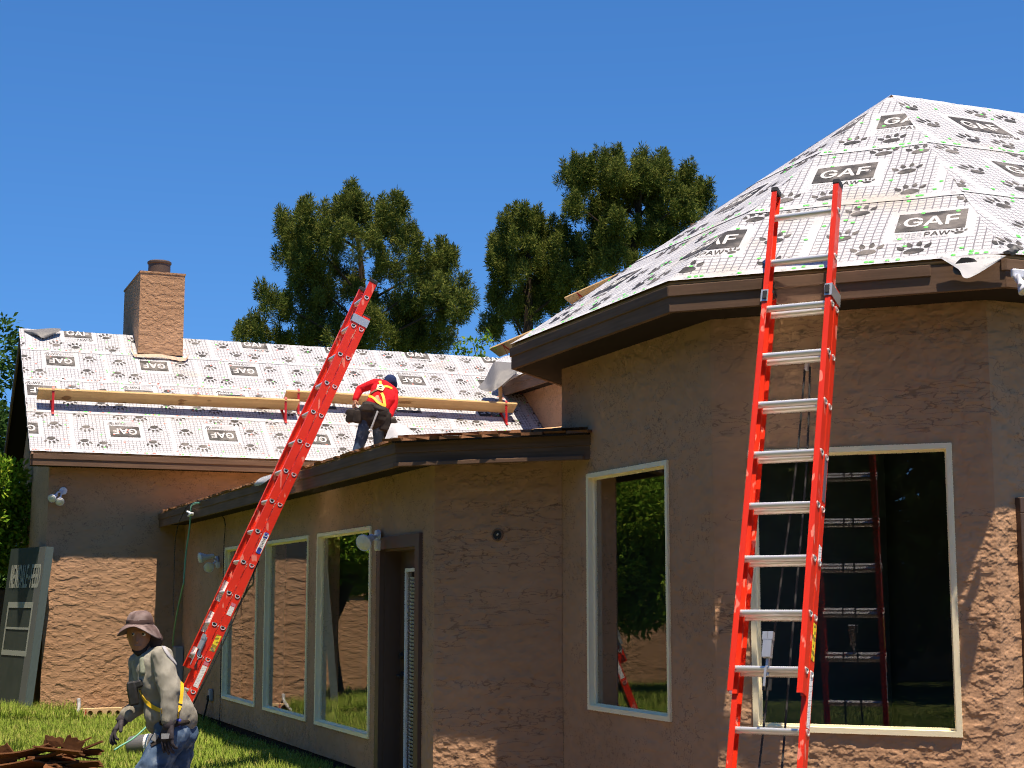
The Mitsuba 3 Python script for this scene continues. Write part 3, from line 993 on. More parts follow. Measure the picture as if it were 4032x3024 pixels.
def _label_yellow(p, n, uv):
    r = SM(.5, .55, N_(p.x * 40, p.y * 40, p.z * 60))
    return MX((.80, .62, .03), (.10, .08, .02), r * .75)


principled('mat_sticker_yellow', mikit.proc(_label_yellow), .5)
principled('mat_sticker_dark', (.12, .10, .12), .5)
principled('mat_sticker_pink', (.55, .16, .22), .5)
principled('mat_blue', (.03, .05, .35), .5)
P_ = .3048
st = [('near', 'base', .46 * P_, .20, .046, 'mat_sticker'), ('near', 'base', .86 * P_, .03, .044, 'mat_sticker_pink'),
      ('near', 'base', 1.5 * P_, .155, .046, 'mat_sticker_yellow'), ('near', 'base', 1.30 * P_, .03, .034, 'mat_sticker_dark'),
      ('near', 'base', 2.52 * P_, .085, .044, 'mat_sticker'), ('near', 'base', 2.72 * P_, .028, .044, 'mat_sticker_pink'),
      ('far', 'fly', 2.05 * P_, .20, .045, 'mat_sticker'), ('far', 'fly', 3.05 * P_, .20, .045, 'mat_sticker'), ('far', 'fly', 1.05 * P_, .11, .045, 'mat_sticker')]
LAD, LB, LAX, LG = ladder('red extension ladder seen side-on, leaning on the low eave behind the crouching man', (2.6786, 14.0874, .8258), 1.606, 1.1528, 0.0, .43, (-2, 12), (1, 13), 0, st)
# its maker's plate: white oval with blue ends and black lettering
c = LB + LAX[0] * -.0018 + LAX[2] * (4.72 * P_) + LAX[1] * 0
plate = trimesh.creation.extrude_polygon(sbox(-.085, -.014, .085, .014).buffer(.012), .0012, engine='earcut')
pl_ax = (LAX[2], LAX[1], -LAX[0])
put('maker_plate', place(plate, c + LAX[1] * -.004, pl_ax), 'mat_white', LAD)
for sx in (-1, 1):
    put('plate_end', place(trimesh.creation.extrude_polygon(sbox(-.02, -.012, .02, .012).buffer(.008), .0016, engine='earcut'), c + LAX[1] * -.004 + LAX[2] * sx * .075, pl_ax), 'mat_blue', LAD)
tm = meshkit.text_mesh('WERNER', .026, .0022, True)
tm.apply_translation([-tm.bounds[:, 0].mean(), -tm.bounds[:, 1].mean(), 0])
put('lettering', place(tm, c + LAX[1] * -.004, pl_ax), 'mat_black', LAD, stuff=True)
# haul rope behind the base section
rp = [LB + LAX[2] * (k * P_) - LAX[1] * (.055 + .01 * math.sin(k)) + LAX[0] * .02 for k in np.linspace(-1.5, 4.2, 24)]
put('rope', tube(rp, .006, 6), 'mat_rope', LAD)

st2 = [('near', 'base', 4.55 * P_, .26, .046, 'mat_sticker_dark'), ('near', 'base', 3.15 * P_, .09, .044, 'mat_sticker'), ('near', 'base', 1.55 * P_, .2, .046, 'mat_sticker_yellow'), ('near', 'base', .55 * P_, .3, .046, 'mat_sticker'),
       ('far', 'fly', 4.45 * P_, .2, .045, 'mat_sticker'), ('far', 'fly', 3.35 * P_, .22, .045, 'mat_sticker'), ('far', 'fly', .62 * P_, .05, .04, 'mat_sticker')]
PHI2, TH2 = .888, 1.271
d2 = V(math.sin(PHI2), math.cos(PHI2), 0)
n2 = -d2 * math.sin(TH2) + V(0, 0, math.cos(TH2))
b2 = V(4.306, 7.138, .976) - n2 * .082                          # the fly rungs lie on the measured line
LAD2, LB2, LAX2, LG2 = ladder('red extension ladder seen from the front, leaning on the bay eave before the large window', b2, PHI2, TH2, -.207, .414, (-3, 8), (1, 10), 0, st2, fly_top_extra=.17)
# two strands of the black haul rope and its pulley
pk = 7.0 * P_


def rope2(x0, x1, k0, k1, sag, n=40):
    t = np.linspace(0, 1, n)
    return [LB2 - LAX2[0] * (x0 + (x1 - x0) * u + .008 * math.sin(9 * u)) + LAX2[2] * ((k0 + (k1 - k0) * u) * P_) + LAX2[1] * (-.04 - sag * math.sin(math.pi * u)) for u in t]


put('rope', tube(rope2(.03, -.10, 6.9, -2.9, .05), .006, 7), 'mat_rope', LAD2)
put('rope', tube(rope2(.06, .04, 6.9, -2.9, .09), .006, 7), 'mat_rope', LAD2)
put('pulley', place(cat([cbox((.022, .03, .07), .004), place(cbox((.03, .02, .03), .004), (0, 0, .045), np.eye(3))]), LB2 - LAX2[0] * .045 + LAX2[2] * (6.93 * P_) - LAX2[1] * .03, LAX2), 'mat_steel', LAD2)


# ------------------------------------------------------------------ planks on red roof brackets
def look(px, py, n, d):
    """the point of the plane n.p = d that lies on a line of sight of the photograph (used while measuring)"""
    rt_ = V(math.cos(PSI), -math.sin(PSI), 0)
    up = np.cross(rt_, FWD)
    v = FWD + rt_ * (px - 2016) / FPX - up * (py - 1512) / FPX
    n = V(*n)
    o = V(0, 0, CAM_H)
    return o + v * (d - n @ o) / (n @ v)


def plank(p, q, tilt_up, label, nrm, w=.235, th=.036):
    """a plank lying on brackets: p-q its inner edge on the roof, sticking out along tilt_up"""
    p, q = np.array(p, float), np.array(q, float)
    a = unit(q - p)
    u = unit(tilt_up - (tilt_up @ a) * a)
    m = place(cbox((np.linalg.norm(q - p), w, th), .004), (p + q) / 2 + u * w / 2, (a, u, np.cross(a, u)))
    return solo('plank', label, 'plank', m, 'mat_plank', group=None)


def bracket(c, along, out, slope_dn, label, reach=.235, drop=.2):
    """red steel roof jack: arm under the plank, strap down to the roof and a strut between them"""
    c = np.array(c, float)
    a = unit(along)
    tip = c + out * (reach + .012)
    foot = c + slope_dn * .30
    w, t = .034, .006
    ms = [beam(c - out * .02, tip, w, t, up=np.cross(a, out), ch=.001), beam(tip, tip + np.cross(a, out) * (.045 if np.cross(a, out)[2] > 0 else -.045), w, t, up=out, ch=.001),
          beam(tip - out * .02, foot, w, t, up=out, ch=.001), beam(c - slope_dn * .12, foot + slope_dn * .05, w, t, up=out, ch=.001)]
    return solo('roof_bracket', label, 'roof bracket', cat(ms), 'mat_redpaint', group='red steel brackets holding the planks on the roofs')


sd = -R_W.v                                                   # down the wing slope
# the planks lean outwards, nearly upright to the slope
po = unit(V(0, -.62, .55) * 1.0)
wing_pt = lambda u, v, d: R_W.at(u, v, d)
pA, pB = look(142, 1588, (0, -.764, 1), 3.595 - .764 * 21.69), look(1162, 1630, (0, -.764, 1), 3.595 - .764 * 21.69)
pC, pD = look(1112, 1592, (0, -.764, 1), 3.595 - .764 * 21.69), look(2014, 1640, (0, -.764, 1), 3.595 - .764 * 21.69)
lift_ = R_W.n * .075
plank(pA + lift_, pB + lift_, unit(V(0, -.70, .42)), 'long plank on the left half of the wing roof under the chimney', R_W.n)
plank(pC + lift_, pD + lift_, unit(V(0, -.70, .42)), 'long plank on the wing roof behind the worker in red', R_W.n)
for base, q, f, lab in ((pA, pB, .055, 'red bracket at the left end of the left plank'), (pA, pB, .945, 'red bracket at the right end of the left plank'), (pC, pD, .05, 'red bracket at the left end of the plank behind the worker'), (pC, pD, .95, 'red bracket at the right end of the plank behind the worker')):
    c = base + (q - base) * f + lift_ - unit(V(0, -.7, .42)) * .0 - V(0, 0, .022)
    bracket(c + V(0, .03, 0), V(1, 0, 0), unit(V(0, -.70, .42)), sd, lab, reach=.265)
# planks on the back of the main block, seen over the hip
hp = lambda t: V(MX0 + t, 24.55 + t, MZ + MS * t)
for (x0p, y0p, x1p, y1p, dist, lab, bl) in ((1928, 1372, 2300, 1213, 27.3, 'plank sticking out beside the tip of the bay eave', 'red bracket under the plank beside the bay eave'), (2222, 1172, 2600, 1003, 29.0, 'upper plank sticking out behind the bay roof against the pines', 'red bracket under the upper plank behind the bay roof')):
    hd = V(math.sin(PSI), math.cos(PSI), 0)
    a_ = look(x0p, y0p, hd, dist)
    b_ = look(x1p, y1p, hd, dist - 3.0)
    al = unit(b_ - a_)
    tl = V(math.cos(PSI), -math.sin(PSI), 0) * .85 - V(0, 0, .45)
    tl = unit(tl - (tl @ al) * al)
    plank(a_, b_, tl, lab, None, w=.24, th=.04)
    c = a_ + al * .5 + tl * .25
    bracket(c - V(0, 0, .03), al, -tl, unit(V(-.1, .1, -.5) + tl * .3), bl, reach=.25)
# short stake standing on the plank near the bay
sk = pD + lift_ + (pC - pD) * .052
solo('wooden_stake', 'short upright wooden stake behind the right end of the roof plank', 'stake', beam(sk + V(0, .02, .1), sk + V(.0, .05, .46), .05, .05, up=(1, 0, 0)), 'mat_plank')


# ------------------------------------------------------------------ ground, grass, trees, fence
lawn_pts = []
gx = np.concatenate([[-300, -60], np.arange(-12, 14.01, .5), [60, 300]])
gy = np.concatenate([[-300, -60], np.arange(-10, 32.01, .5), [80, 600]])
lm, _ = grid_mesh(lambda X, Y: np.stack([X, Y, .035 * (npfbm(X * .6, Y * .6, 1, 3) - .5) * ((np.abs(X) < 13) & (Y < 33)) - .02], -1), gx, gy)
if lm.face_normals[:, 2].mean() < 0:
    lm.invert()
k = put('lawn', lm, 'mat_lawn', smooth=True)
labels[k] = {'label': 'green lawn in front of the house', 'kind': 'structure'}


def leafmat(k, c0, c1, c2, fz=1.0, trans=.35):
    def fn(p, n, uv):
        a = .5 * N_(p.x * 2.3 * fz, p.y * 2.3 * fz, p.z * 2.3 * fz) + .5 * N_(p.x * .7 * fz, p.y * .7 * fz, p.z * .7 * fz)
        b = N_(p.x * 19 * fz, p.y * 19 * fz, p.z * 19 * fz)
        return MX(MX(c0, c1, a), c2, SM(.45, .95, b))
    bsdf(k, {'type': 'principledthin', 'base_color': mikit.proc(fn), 'roughness': .6, 'diff_trans': trans, 'spec_trans': 0.0})
    return k


leafmat('mat_grass', (.20, .31, .042), (.30, .38, .065), (.46, .43, .14), 1.0, .5)
leafmat('mat_pine', (.060, .095, .020), (.125, .150, .032), (.26, .25, .06), 1.0, .3)
leafmat('mat_citrus', (.10, .22, .022), (.19, .33, .03), (.38, .42, .05), 1.0, .6)
leafmat('mat_broadleaf', (.03, .075, .015), (.06, .12, .03), (.10, .17, .05), 1.0, .5)


def _bark(p, n, uv):
    return MX((.025, .018, .013), (.07, .052, .04), FB(p.x * 14, p.y * 14, p.z * 4, 3))


principled('mat_bark', mikit.proc(_bark), .95, spec=.1)
principled('mat_fruit', (.65, .42, .03), .5)

# grass blades: bent two-segment blades
rgg = np.random.default_rng(11)


def blades(cnt, xr, yr, h0, h1, mask, seed):
    r = np.random.default_rng(seed)
    x, y = r.uniform(*xr, cnt), r.uniform(*yr, cnt)
    ok = mask(x, y)
    x, y = x[ok], y[ok]
    n = len(x)
    dens = npfbm(x * .8, y * .8, 4.0, 3)
    keep = r.uniform(0, 1, n) < sstep(.28, .55, dens) * .75 + .25
    x, y, dens = x[keep], y[keep], dens[keep]
    n = len(x)
    h = r.uniform(h0, h1, n) * (.55 + .9 * dens)
    az = r.uniform(0, 2 * np.pi, n)
    w = r.uniform(.005, .010, n)
    bx, by = np.cos(az) * h * r.uniform(.1, .55, n), np.sin(az) * h * r.uniform(.1, .55, n)
    px, py = -np.sin(az) * w, np.cos(az) * w
    z0 = .035 * (npfbm(x * .6, y * .6, 1, 3) - .5) - .03
    v = np.zeros((n, 5, 3))
    v[:, 0] = np.stack([x - px, y - py, z0], -1)
    v[:, 1] = np.stack([x + px, y + py, z0], -1)
    v[:, 2] = np.stack([x - px * .8 + bx * .3, y - py * .8 + by * .3, z0 + h * .6], -1)
    v[:, 3] = np.stack([x + px * .8 + bx * .3, y + py * .8 + by * .3, z0 + h * .6], -1)
    v[:, 4] = np.stack([x + bx, y + by, z0 + h], -1)
    f = np.array([[0, 1, 3], [0, 3, 2], [2, 3, 4]])[None] + (np.arange(n) * 5)[:, None, None]
    return trimesh.Trimesh(v.reshape(-1, 3), f.reshape(-1, 3), process=False)


def free(x, y):
    return ~((x > XB - .02) & (y > yB)) & ~((x > A_X0) & (y > YA - .02)) & ~((x + y > CC) & (x > XB - .5) & (y < yB + .6)) & ~((x > .4) & (y < 11.5))


g1 = blades(150000, (-1.2, 4.1), (13.5, 22.2), .07, .19, free, 3)
g2 = blades(26000, (-9, 2.1), (22.2, 27.0), .08, .22, free, 4)
g3 = blades(9000, (.9, 2.6), (20.9, 22.0), .16, .36, free, 5)
g4 = blades(30000, (-8, 3.9), (-2, 12.0), .05, .12, free, 6)
k = put('grass', cat([g1, g2, g3, g4]), 'mat_grass')
labels[k] = {'label': 'long uneven blades of grass', 'category': 'grass', 'kind': 'stuff'}


def foliage(centres, radii, counts, size, rg_, droop=.0, aspect=.28, outward=.75, shell=.55):
    """many small leaf faces in clumps: for each ellipsoid a cloud of triangles pointing outwards and upwards"""
    vs = []
    for c, r, n in zip(centres, radii, counts):
        d = rg_.normal(size=(n, 3))
        d /= np.linalg.norm(d, axis=1, keepdims=True)
        rad = shell + (1 - shell) * rg_.uniform(0, 1, (n, 1)) ** .6
        lump = npfbm(d[:, 0] * 2.5 + c[0], d[:, 1] * 2.5 + c[1], d[:, 2] * 2.5 + c[2], 2)[:, None]
        p = np.asarray(c) + d * np.asarray(r) * rad * (.62 + .75 * lump)
        ax = d * outward + rg_.normal(size=(n, 3)) * .45 + np.array([0, 0, .35 - droop])
        ax /= np.linalg.norm(ax, axis=1, keepdims=True)
        s = np.cross(ax, rg_.normal(size=(n, 3)))
        s /= np.linalg.norm(s, axis=1, keepdims=True)
        L = size * rg_.uniform(.55, 1.3, (n, 1))
        w = L * aspect
        vs.append(np.stack([p - s * w * .35, p + ax * L * .5 - s * w * .5, p + ax * L, p + ax * L * .5 + s * w * .5], 1))
    v = np.vstack(vs)
    n = len(v)
    f = np.array([[0, 1, 2], [0, 2, 3]])[None] + (np.arange(n) * 4)[:, None, None]
    return trimesh.Trimesh(v.reshape(-1, 3), f.reshape(-1, 3), process=False)


HD = V(math.sin(PSI), math.cos(PSI), 0)
RTV = V(math.cos(PSI), -math.sin(PSI), 0)


def pine(label, dist, ox, oy, sc, blobs, trunk, seed, dens=1.0):
    """blobs: (x, y, rx, ry) outlines of the needle masses as measured; each gets its own depth in the crown"""
    r = np.random.default_rng(seed)
    t_ = thing('pine_tree', label, 'pine tree')
    m = dist / FPX / math.cos(PITCH)
    cs, rs, ns = [], [], []
    limb = []
    tk = [look(ox + x / sc, oy + y / sc, HD, dist) for x, y in trunk]
    for (x, y, rx, ry) in blobs:
        dep = r.uniform(-1, 1) * 1.3
        c = look(ox + x / sc, oy + y / sc, HD, dist + dep)
        a, b = rx / sc * m, ry / sc * m
        cs.append(c)
        rs.append(np.abs(RTV) * a + np.abs(HD) * (a * .55 + .25) + V(0, 0, b))
        ns.append(0)
        limb.append(c)
    # every mass is made of upward-pointing twig clusters
    C2, R2, N2 = [], [], []
    for c, rr in zip(cs, rs):
        a = np.linalg.norm(rr[:2]) / 1.2
        b = rr[2]
        k = max(5, int(17 * a * b / .32))
        for _ in range(k):
            th = r.uniform(0, 2 * np.pi)
            q = r.uniform(0, 1) ** .5
            zz = math.sin(th) * q
            tp = 1 - .55 * max(zz, 0) ** 1.2
            off = RTV * (math.cos(th) * q * a * .86 * tp) + HD * (r.uniform(-1, 1) * a * .6 * tp) + V(0, 0, zz * b * .88)
            C2.append(c + off)
            s = r.uniform(.75, 1.25)
            R2.append(V(.15, .15, .27) * s)
            N2.append(int(215 * dens * s))
    M0 = list(zip(cs, rs))
    for i in range(len(M0)):                       # ragged sprays between neighbouring masses and pointed leaders above them
        c, rr = M0[i]
        for j in range(i):
            c2, r2 = M0[j]
            g = np.linalg.norm((c - c2)[[0, 2]])
            if g < .95 * (rr[2] + r2[2]):
                for _ in range(3):
                    t = r.uniform(.3, .7)
                    C2.append(c * t + c2 * (1 - t) + r.normal(size=3) * .22)
                    s = r.uniform(.7, 1.2)
                    R2.append(V(.15, .15, .26) * s)
                    N2.append(int(190 * dens * s))
        for q in range(3):
            a = np.linalg.norm(rr[:2]) / 1.2
            o = RTV * r.uniform(-.7, .7) * a + HD * r.uniform(-.5, .5) * a
            top = c + o + V(0, 0, rr[2] * (.78 - .35 * abs(o @ RTV) / max(a, .1)))
            for w in range(3):
                C2.append(top + V(0, 0, .13 * w) + r.normal(size=3) * .03)
                R2.append(V(.11 - .028 * w, .11 - .028 * w, .16))
                N2.append(int(90 * dens))
    put('crown', foliage(C2, R2, N2, .14, r, aspect=.17, outward=.55, shell=.12), 'mat_pine', t_)
    tr = spline([tk[0] - V(0, 0, 3)] + tk, 30)
    ms = [tube(tr, np.linspace(.20, .04, len(tr)), 7)]
    for c in limb[::4]:
        j = np.argmin(np.linalg.norm(tr - (c - V(0, 0, 1.0)), axis=1))
        ms.append(tube(spline([tr[j], (tr[j] + c) / 2 + V(0, 0, .1), c + V(0, 0, .15)], 8), np.linspace(.05, .012, 8), 5))
    put('trunk', ms[0], 'mat_bark', t_)
    for m_ in ms[1:]:
        put('limb', m_, 'mat_bark', t_)
    return t_


P1 = [(920, 150, 90, 90), (930, 240, 110, 110), (1010, 330, 120, 130), (600, 240, 38, 70), (600, 320, 70, 60), (420, 340, 62, 62), (450, 400, 80, 60), (650, 430, 120, 100), (760, 240, 42, 58), (790, 340, 70, 60), (1225, 215, 52, 80), (1300, 230, 42, 75), (1250, 330, 100, 100), (1385, 420, 32, 60), (1250, 430, 90, 70), (480, 490, 90, 70),
      (700, 560, 110, 110), (960, 460, 130, 110), (430, 590, 60, 60), (560, 690, 110, 90), (640, 800, 140, 120), (850, 720, 90, 80), (900, 800, 90, 90), (300, 880, 55, 40), (360, 940, 80, 60), (490, 970, 110, 80), (700, 980, 150, 120), (760, 1140, 190, 120), (560, 1150, 60, 60), (1210, 600, 80, 80), (1200, 720, 60, 60), (1450, 570, 50, 70), (1500, 700, 130, 110),
      (1655, 540, 42, 70), (1650, 640, 50, 80), (1590, 640, 70, 80), (1400, 850, 110, 90), (1550, 840, 110, 100), (1300, 960, 120, 60), (1800, 850, 45, 75), (1740, 930, 80, 70), (1640, 1000, 110, 80), (1450, 1050, 110, 70), (1220, 1090, 120, 60), (1570, 1190, 110, 80), (1270, 1220, 150, 70), (1020, 1170, 40, 100), (140, 1120, 40, 55), (250, 1160, 70, 48), (150, 1180, 55, 40), (400, 1210, 120, 30), (1340, 1150, 150, 90), (1460, 1240, 150, 70), (1110, 1080, 70, 110), (1080, 960, 60, 90), (900, 1250, 150, 60), (560, 1240, 140, 50)]
pine('big pine behind the rear wing and the left-hand ladder', 44.0, 900, 720, 1.9235, P1, [(1000, 1330), (1010, 900), (1000, 600), (960, 300)], 21)
P2 = [(235, 680, 42, 60), (235, 770, 60, 60), (365, 670, 48, 60), (370, 770, 70, 70), (465, 690, 30, 45), (480, 770, 55, 55), (200, 880, 70, 50), (140, 920, 45, 50), (330, 900, 80, 70), (480, 880, 90, 80), (400, 1000, 110, 90), (570, 960, 70, 70), (600, 1080, 90, 90), (150, 1010, 50, 40), (115, 1100, 30, 60), (150, 1170, 60, 60), (240, 1070, 80, 70), (300, 1160, 90, 60), (130, 1300, 60, 60), (115, 1380, 45, 50), (200, 1440, 80, 70), (730, 1120, 70, 90), (770, 1200, 70, 80),
      (520, 1160, 90, 80), (450, 1280, 90, 80), (640, 1280, 90, 90), (350, 1400, 90, 80), (520, 1400, 90, 80), (240, 1540, 70, 60), (400, 1500, 90, 70), (90, 1600, 38, 50), (60, 1640, 30, 50), (860, 1200, 50, 60), (640, 1400, 60, 50)]
pine('slender pine in the gap between the rear wing and the bay roof', 46.0, 1900, 560, 2.1832, P2, [(390, 1700), (400, 1300), (395, 1000), (390, 800)], 22)
P3 = [(1140, 170, 48, 65), (1040, 200, 48, 65), (1090, 280, 110, 80), (795, 250, 42, 55), (720, 310, 30, 55), (800, 330, 80, 60), (920, 270, 36, 40), (880, 370, 80, 60), (1000, 380, 90, 80), (1140, 400, 110, 90), (1270, 280, 70, 70), (1385, 220, 62, 60), (1380, 310, 80, 70), (1515, 220, 42, 60), (1535, 280, 55, 60), (1470, 360, 80, 80), (1280, 420, 90, 90), (1330, 520, 90, 80), (1510, 470, 70, 80), (780, 440, 60, 50), (800, 560, 30, 50), (810, 620, 36, 36),
      (1060, 540, 80, 70), (1000, 640, 80, 80), (1130, 640, 90, 80), (1180, 760, 100, 90), (950, 760, 60, 70), (1080, 830, 90, 80), (1200, 880, 90, 80), (660, 770, 50, 62), (650, 860, 55, 70), (740, 930, 70, 60), (830, 960, 80, 50), (930, 990, 80, 50), (1000, 940, 60, 50), (1070, 1000, 110, 70), (1200, 1010, 110, 70), (920, 1090, 70, 40), (1100, 1090, 90, 50), (1755, 300, 42, 60), (1750, 390, 55, 70), (1620, 430, 60, 70), (1640, 560, 70, 100), (1650, 700, 90, 100), (1830, 440, 48, 60), (1905, 470, 40, 70), (1830, 560, 70, 70), (1830, 650, 50, 60), (1750, 550, 60, 80), (1480, 650, 50, 60), (1420, 780, 80, 80), (1500, 820, 60, 60), (1350, 880, 90, 60), (1600, 830, 60, 60)]
pine('tall broad pine behind the bay roof', 45.0, 1900, 560, 2.1832, P3, [(1290, 1050), (1320, 800), (1350, 600), (1300, 400)], 23)


def leafy(label, c, r, n, size, mat, seed, lumps=26, trunk_r=.12, kind='tree', fruit=0, base_z=0, flat=.9):
    rr = np.random.default_rng(seed)
    t_ = thing(kind, label, 'tree')
    C, R, N = [], [], []
    for _ in range(lumps):
        d = rr.normal(size=3)
        d /= np.linalg.norm(d)
        d[2] = d[2] * flat
        C.append(np.asarray(c) + d * np.asarray(r) * rr.uniform(.35, .95))
        R.append(np.asarray(r) * rr.uniform(.22, .42))
        N.append(int(n / lumps))
    put('crown', foliage(C, R, N, size, rr, aspect=.5, outward=.6, shell=.5, droop=.3), mat, t_)
    tp = spline([V(c[0], c[1], base_z - .1), V(c[0] + .1, c[1] + .08, c[2] * .4), V(c[0] - .05, c[1], c[2])], 10)
    put('trunk', tube(tp, np.linspace(trunk_r, trunk_r * .4, 10), 8), 'mat_bark', t_)
    for i in range(5):
        q = C[i * 3 % lumps]
        put('limb', tube(spline([tp[5], (tp[5] + q) / 2, q], 8), np.linspace(trunk_r * .5, .015, 8), 5), 'mat_bark', t_)
    for i in range(fruit):
        q = C[rr.integers(lumps)] + rr.normal(size=3) * np.asarray(r) * .3
        put('fruit', trimesh.creation.icosphere(1, .042).apply_translation(q), 'mat_fruit', t_, smooth=True)
    return t_


leafy('bright citrus tree with yellow fruit beside the gable end', (1.0, 24.9, 2.75), (1.4, .8, 1.25), 30000, .11, 'mat_citrus', 31, fruit=14, lumps=40)
leafy('citrus tree hanging over the lawn before the garden wall, left of the gable', (-2.2, 24.3, 2.7), (1.8, 1.2, 1.75), 46000, .12, 'mat_citrus', 32, fruit=10, lumps=56)
leafy('round citrus tree farther left along the garden wall', (-5.8, 24.4, 2.8), (2.0, 1.3, 1.8), 44000, .12, 'mat_citrus', 33, lumps=56)
leafy('round shrub between the side gate and the tall leafy tree', (.9, 29.8, 1.9), (1.9, .9, 1.9), 26000, .13, 'mat_broadleaf', 48, lumps=40, trunk_r=.08, kind='shrub')
leafy('dense hedge tree behind the garden wall', (-3.6, 30.5, 3.6), (3.6, 1.6, 3.2), 46000, .17, 'mat_broadleaf', 46, lumps=70)
leafy('tall leafy tree rising behind the gable at the left edge', (.25, 34.0, 5.2), (2.4, 2.0, 2.75), 90000, .14, 'mat_broadleaf', 34, lumps=48, trunk_r=.2)
for i_, (x_, y_, z_, r_, w_) in enumerate(((-12.5, -3.0, 5.6, 5.0, 'biggest'), (-14.0, 7.0, 5.8, 5.0, 'second'), (-7.5, -10.5, 5.4, 5.0, 'third'), (-13.5, 15.5, 5.2, 4.2, 'fourth'))):
    leafy(w_ + ' dark tree across the yard, seen only in the windows', (x_, y_, z_), (r_, r_, z_ - .3), 26000, .36, 'mat_pine', 35 + i_, lumps=60, trunk_r=.3)
leafy('long dark hedge across the yard, seen only in the windows', (-14.6, 2.0, 2.2), (1.0, 17.0, 2.2), 30000, .34, 'mat_broadleaf', 47, lumps=90, trunk_r=.1, kind='hedge')
leafy('tree beyond the garden wall on the far left', (-8.6, 30.0, 5.0), (3.0, 2.4, 3.2), 26000, .17, 'mat_broadleaf', 38, lumps=40, trunk_r=.2)

# leafy shoots above the wing ridge near the bay
sh = thing('leafy_shoot', 'thin leafy shoots above the ridge between the wing and the bay', 'plant')
rs_ = np.random.default_rng(41)
for pts in ([(1835, 1440), (1845, 1400), (1835, 1385), (1812, 1376)], [(1845, 1420), (1870, 1400), (1885, 1410)], [(1888, 1440), (1892, 1390), (1900, 1350), (1912, 1338)], [(1880, 1440), (1868, 1370), (1862, 1350)]):
    w3_ = np.array([look(x, y, HD, 27.0) for x, y in pts])
    put('stem', tube(spline(w3_, 12), .008, 5), 'mat_bark', sh)
    for j in range(9 if pts[0][0] < 1860 else 6):
        q = w3_[-1] + rs_.normal(size=3) * V(.09, .05, .05) - V(0, 0, .03)
        put('leaf', foliage([q], [V(.05, .05, .05)], [7], .085, rs_, aspect=.55), 'mat_citrus', sh)

def _patio(p, n, uv):
    return MX((.095, .072, .048), (.14, .108, .072), FB(p.x * 2, p.y * 2, 0, 4))


principled('mat_patio', mikit.proc(_patio), .9, spec=.2)
k = put('patio', obox(V(6.2, 5.2, .005), np.eye(3), (5.6, 6.2, .025)), 'mat_patio')
labels[k] = {'label': 'tan concrete patio along the bay', 'kind': 'structure'}
# garden wall and gate behind the yard
GW = thing('garden_wall', 'low stucco garden wall under the citrus trees beyond the gable', 'wall')
wg = Wall((-14, 28.3), (1.25, 28.3), (0, -1))
mgw, _ = grid_mesh(lambda S, Z: wg.at(S, Z, trowel(S, Z, 91., .006)), np.linspace(0, wg.L, 500), np.linspace(-.05, 1.72, 70))
if np.dot(mgw.face_normals[:50].mean(0), wg.n) < 0:
    mgw.invert()
put('face', mgw, 'mat_stucco', GW, smooth=True)
put('coping', obox(wg.at(wg.L / 2, 1.745, -.09), (wg.t, V(0, 0, 1), wg.n), (wg.L / 2, .03, .12)), 'mat_stucco', GW)
GT = thing('side_gate', 'dark brown board gate between the garden wall and the gable', 'gate')
for i in range(6):
    put('board', place(cbox((.132, .022, 1.72), .003), (1.34 + i * .136, 25.5 + .004 * (i % 2), .93), np.eye(3)), 'mat_door', GT)
for z in (.35, 1.5):
    put('rail', place(cbox((.82, .04, .09), .004), (1.68, 25.54, z), np.eye(3)), 'mat_door', GT)
# perimeter wall across the yard (seen in the window reflections)
GW2 = thing('garden_wall', 'stucco garden wall across the lawn, seen only in the windows', 'wall')
put('face', obox(V(-14.2, 6, .85), np.eye(3), (.1, 18.6, .87)), 'mat_stucco', GW2)


# ------------------------------------------------------------------ people
def ball(p, r, n=20):
    return m3.Manifold.sphere(float(r), n).translate([float(x) for x in p])


def bones(items, length=.02, passes=10):
    """items: lists of (point, radius); each list is hulled, all are united into one smooth skin"""
    M = m3.Manifold()
    for it in items:
        M = M + m3.Manifold.batch_hull([ball(p, r) for p, r in it])
    M = M.refine_to_length(length)
    d = M.to_mesh()
    t = trimesh.Trimesh(d.vert_properties[:, :3], d.tri_verts, process=True)
    trimesh.smoothing.filter_taubin(t, lamb=.5, nu=.52, iterations=passes)
    return t


def cloth(t, amp, f=(14, 14, 26), seed=0):
    """folds: push the skin in and out along its normals"""
    v = t.vertices
    n = t.vertex_normals
    a = npfbm(v[:, 0] * f[0], v[:, 1] * f[1], v[:, 2] * f[2], 3, seed) - .5
    ridge = 1 - np.abs(2 * npfbm(v[:, 0] * f[0] * .7 + 5, v[:, 1] * f[1] * .7, v[:, 2] * f[2] * .7, 2, seed + 1) - 1)
    t = t.copy()
    t.vertices = v + n * (amp * (1.2 * a + .9 * (ridge - .75)))[:, None]
    return t


def cast(mesh, px, py, out=.006):
    """point and normal where a line of sight meets the mesh"""
    rt_ = RTV
    up = np.cross(rt_, FWD)
    d = unit(FWD + rt_ * (px - 2016) / FPX - up * (py - 1512) / FPX)
    o = V(0, 0, CAM_H)
    tri = mesh.triangles
    e1, e2 = tri[:, 1] - tri[:, 0], tri[:, 2] - tri[:, 0]
    h = np.cross(d, e2)
    det = (e1 * h).sum(1)
    det = np.where(np.abs(det) < 1e-12, 1e-12, det)
    s = o - tri[:, 0]
    u = (s * h).sum(1) / det
    q = np.cross(s, e1)
    v = (q @ d) / det
    t = (e2 * q).sum(1) / det
    ok = (u >= 0) & (v >= 0) & (u + v <= 1) & (t > 0)
    if not ok.any():
        return None
    i = np.argmin(np.where(ok, t, 1e9))
    n = mesh.face_normals[i]
    return o + d * t[i] + n * out, n


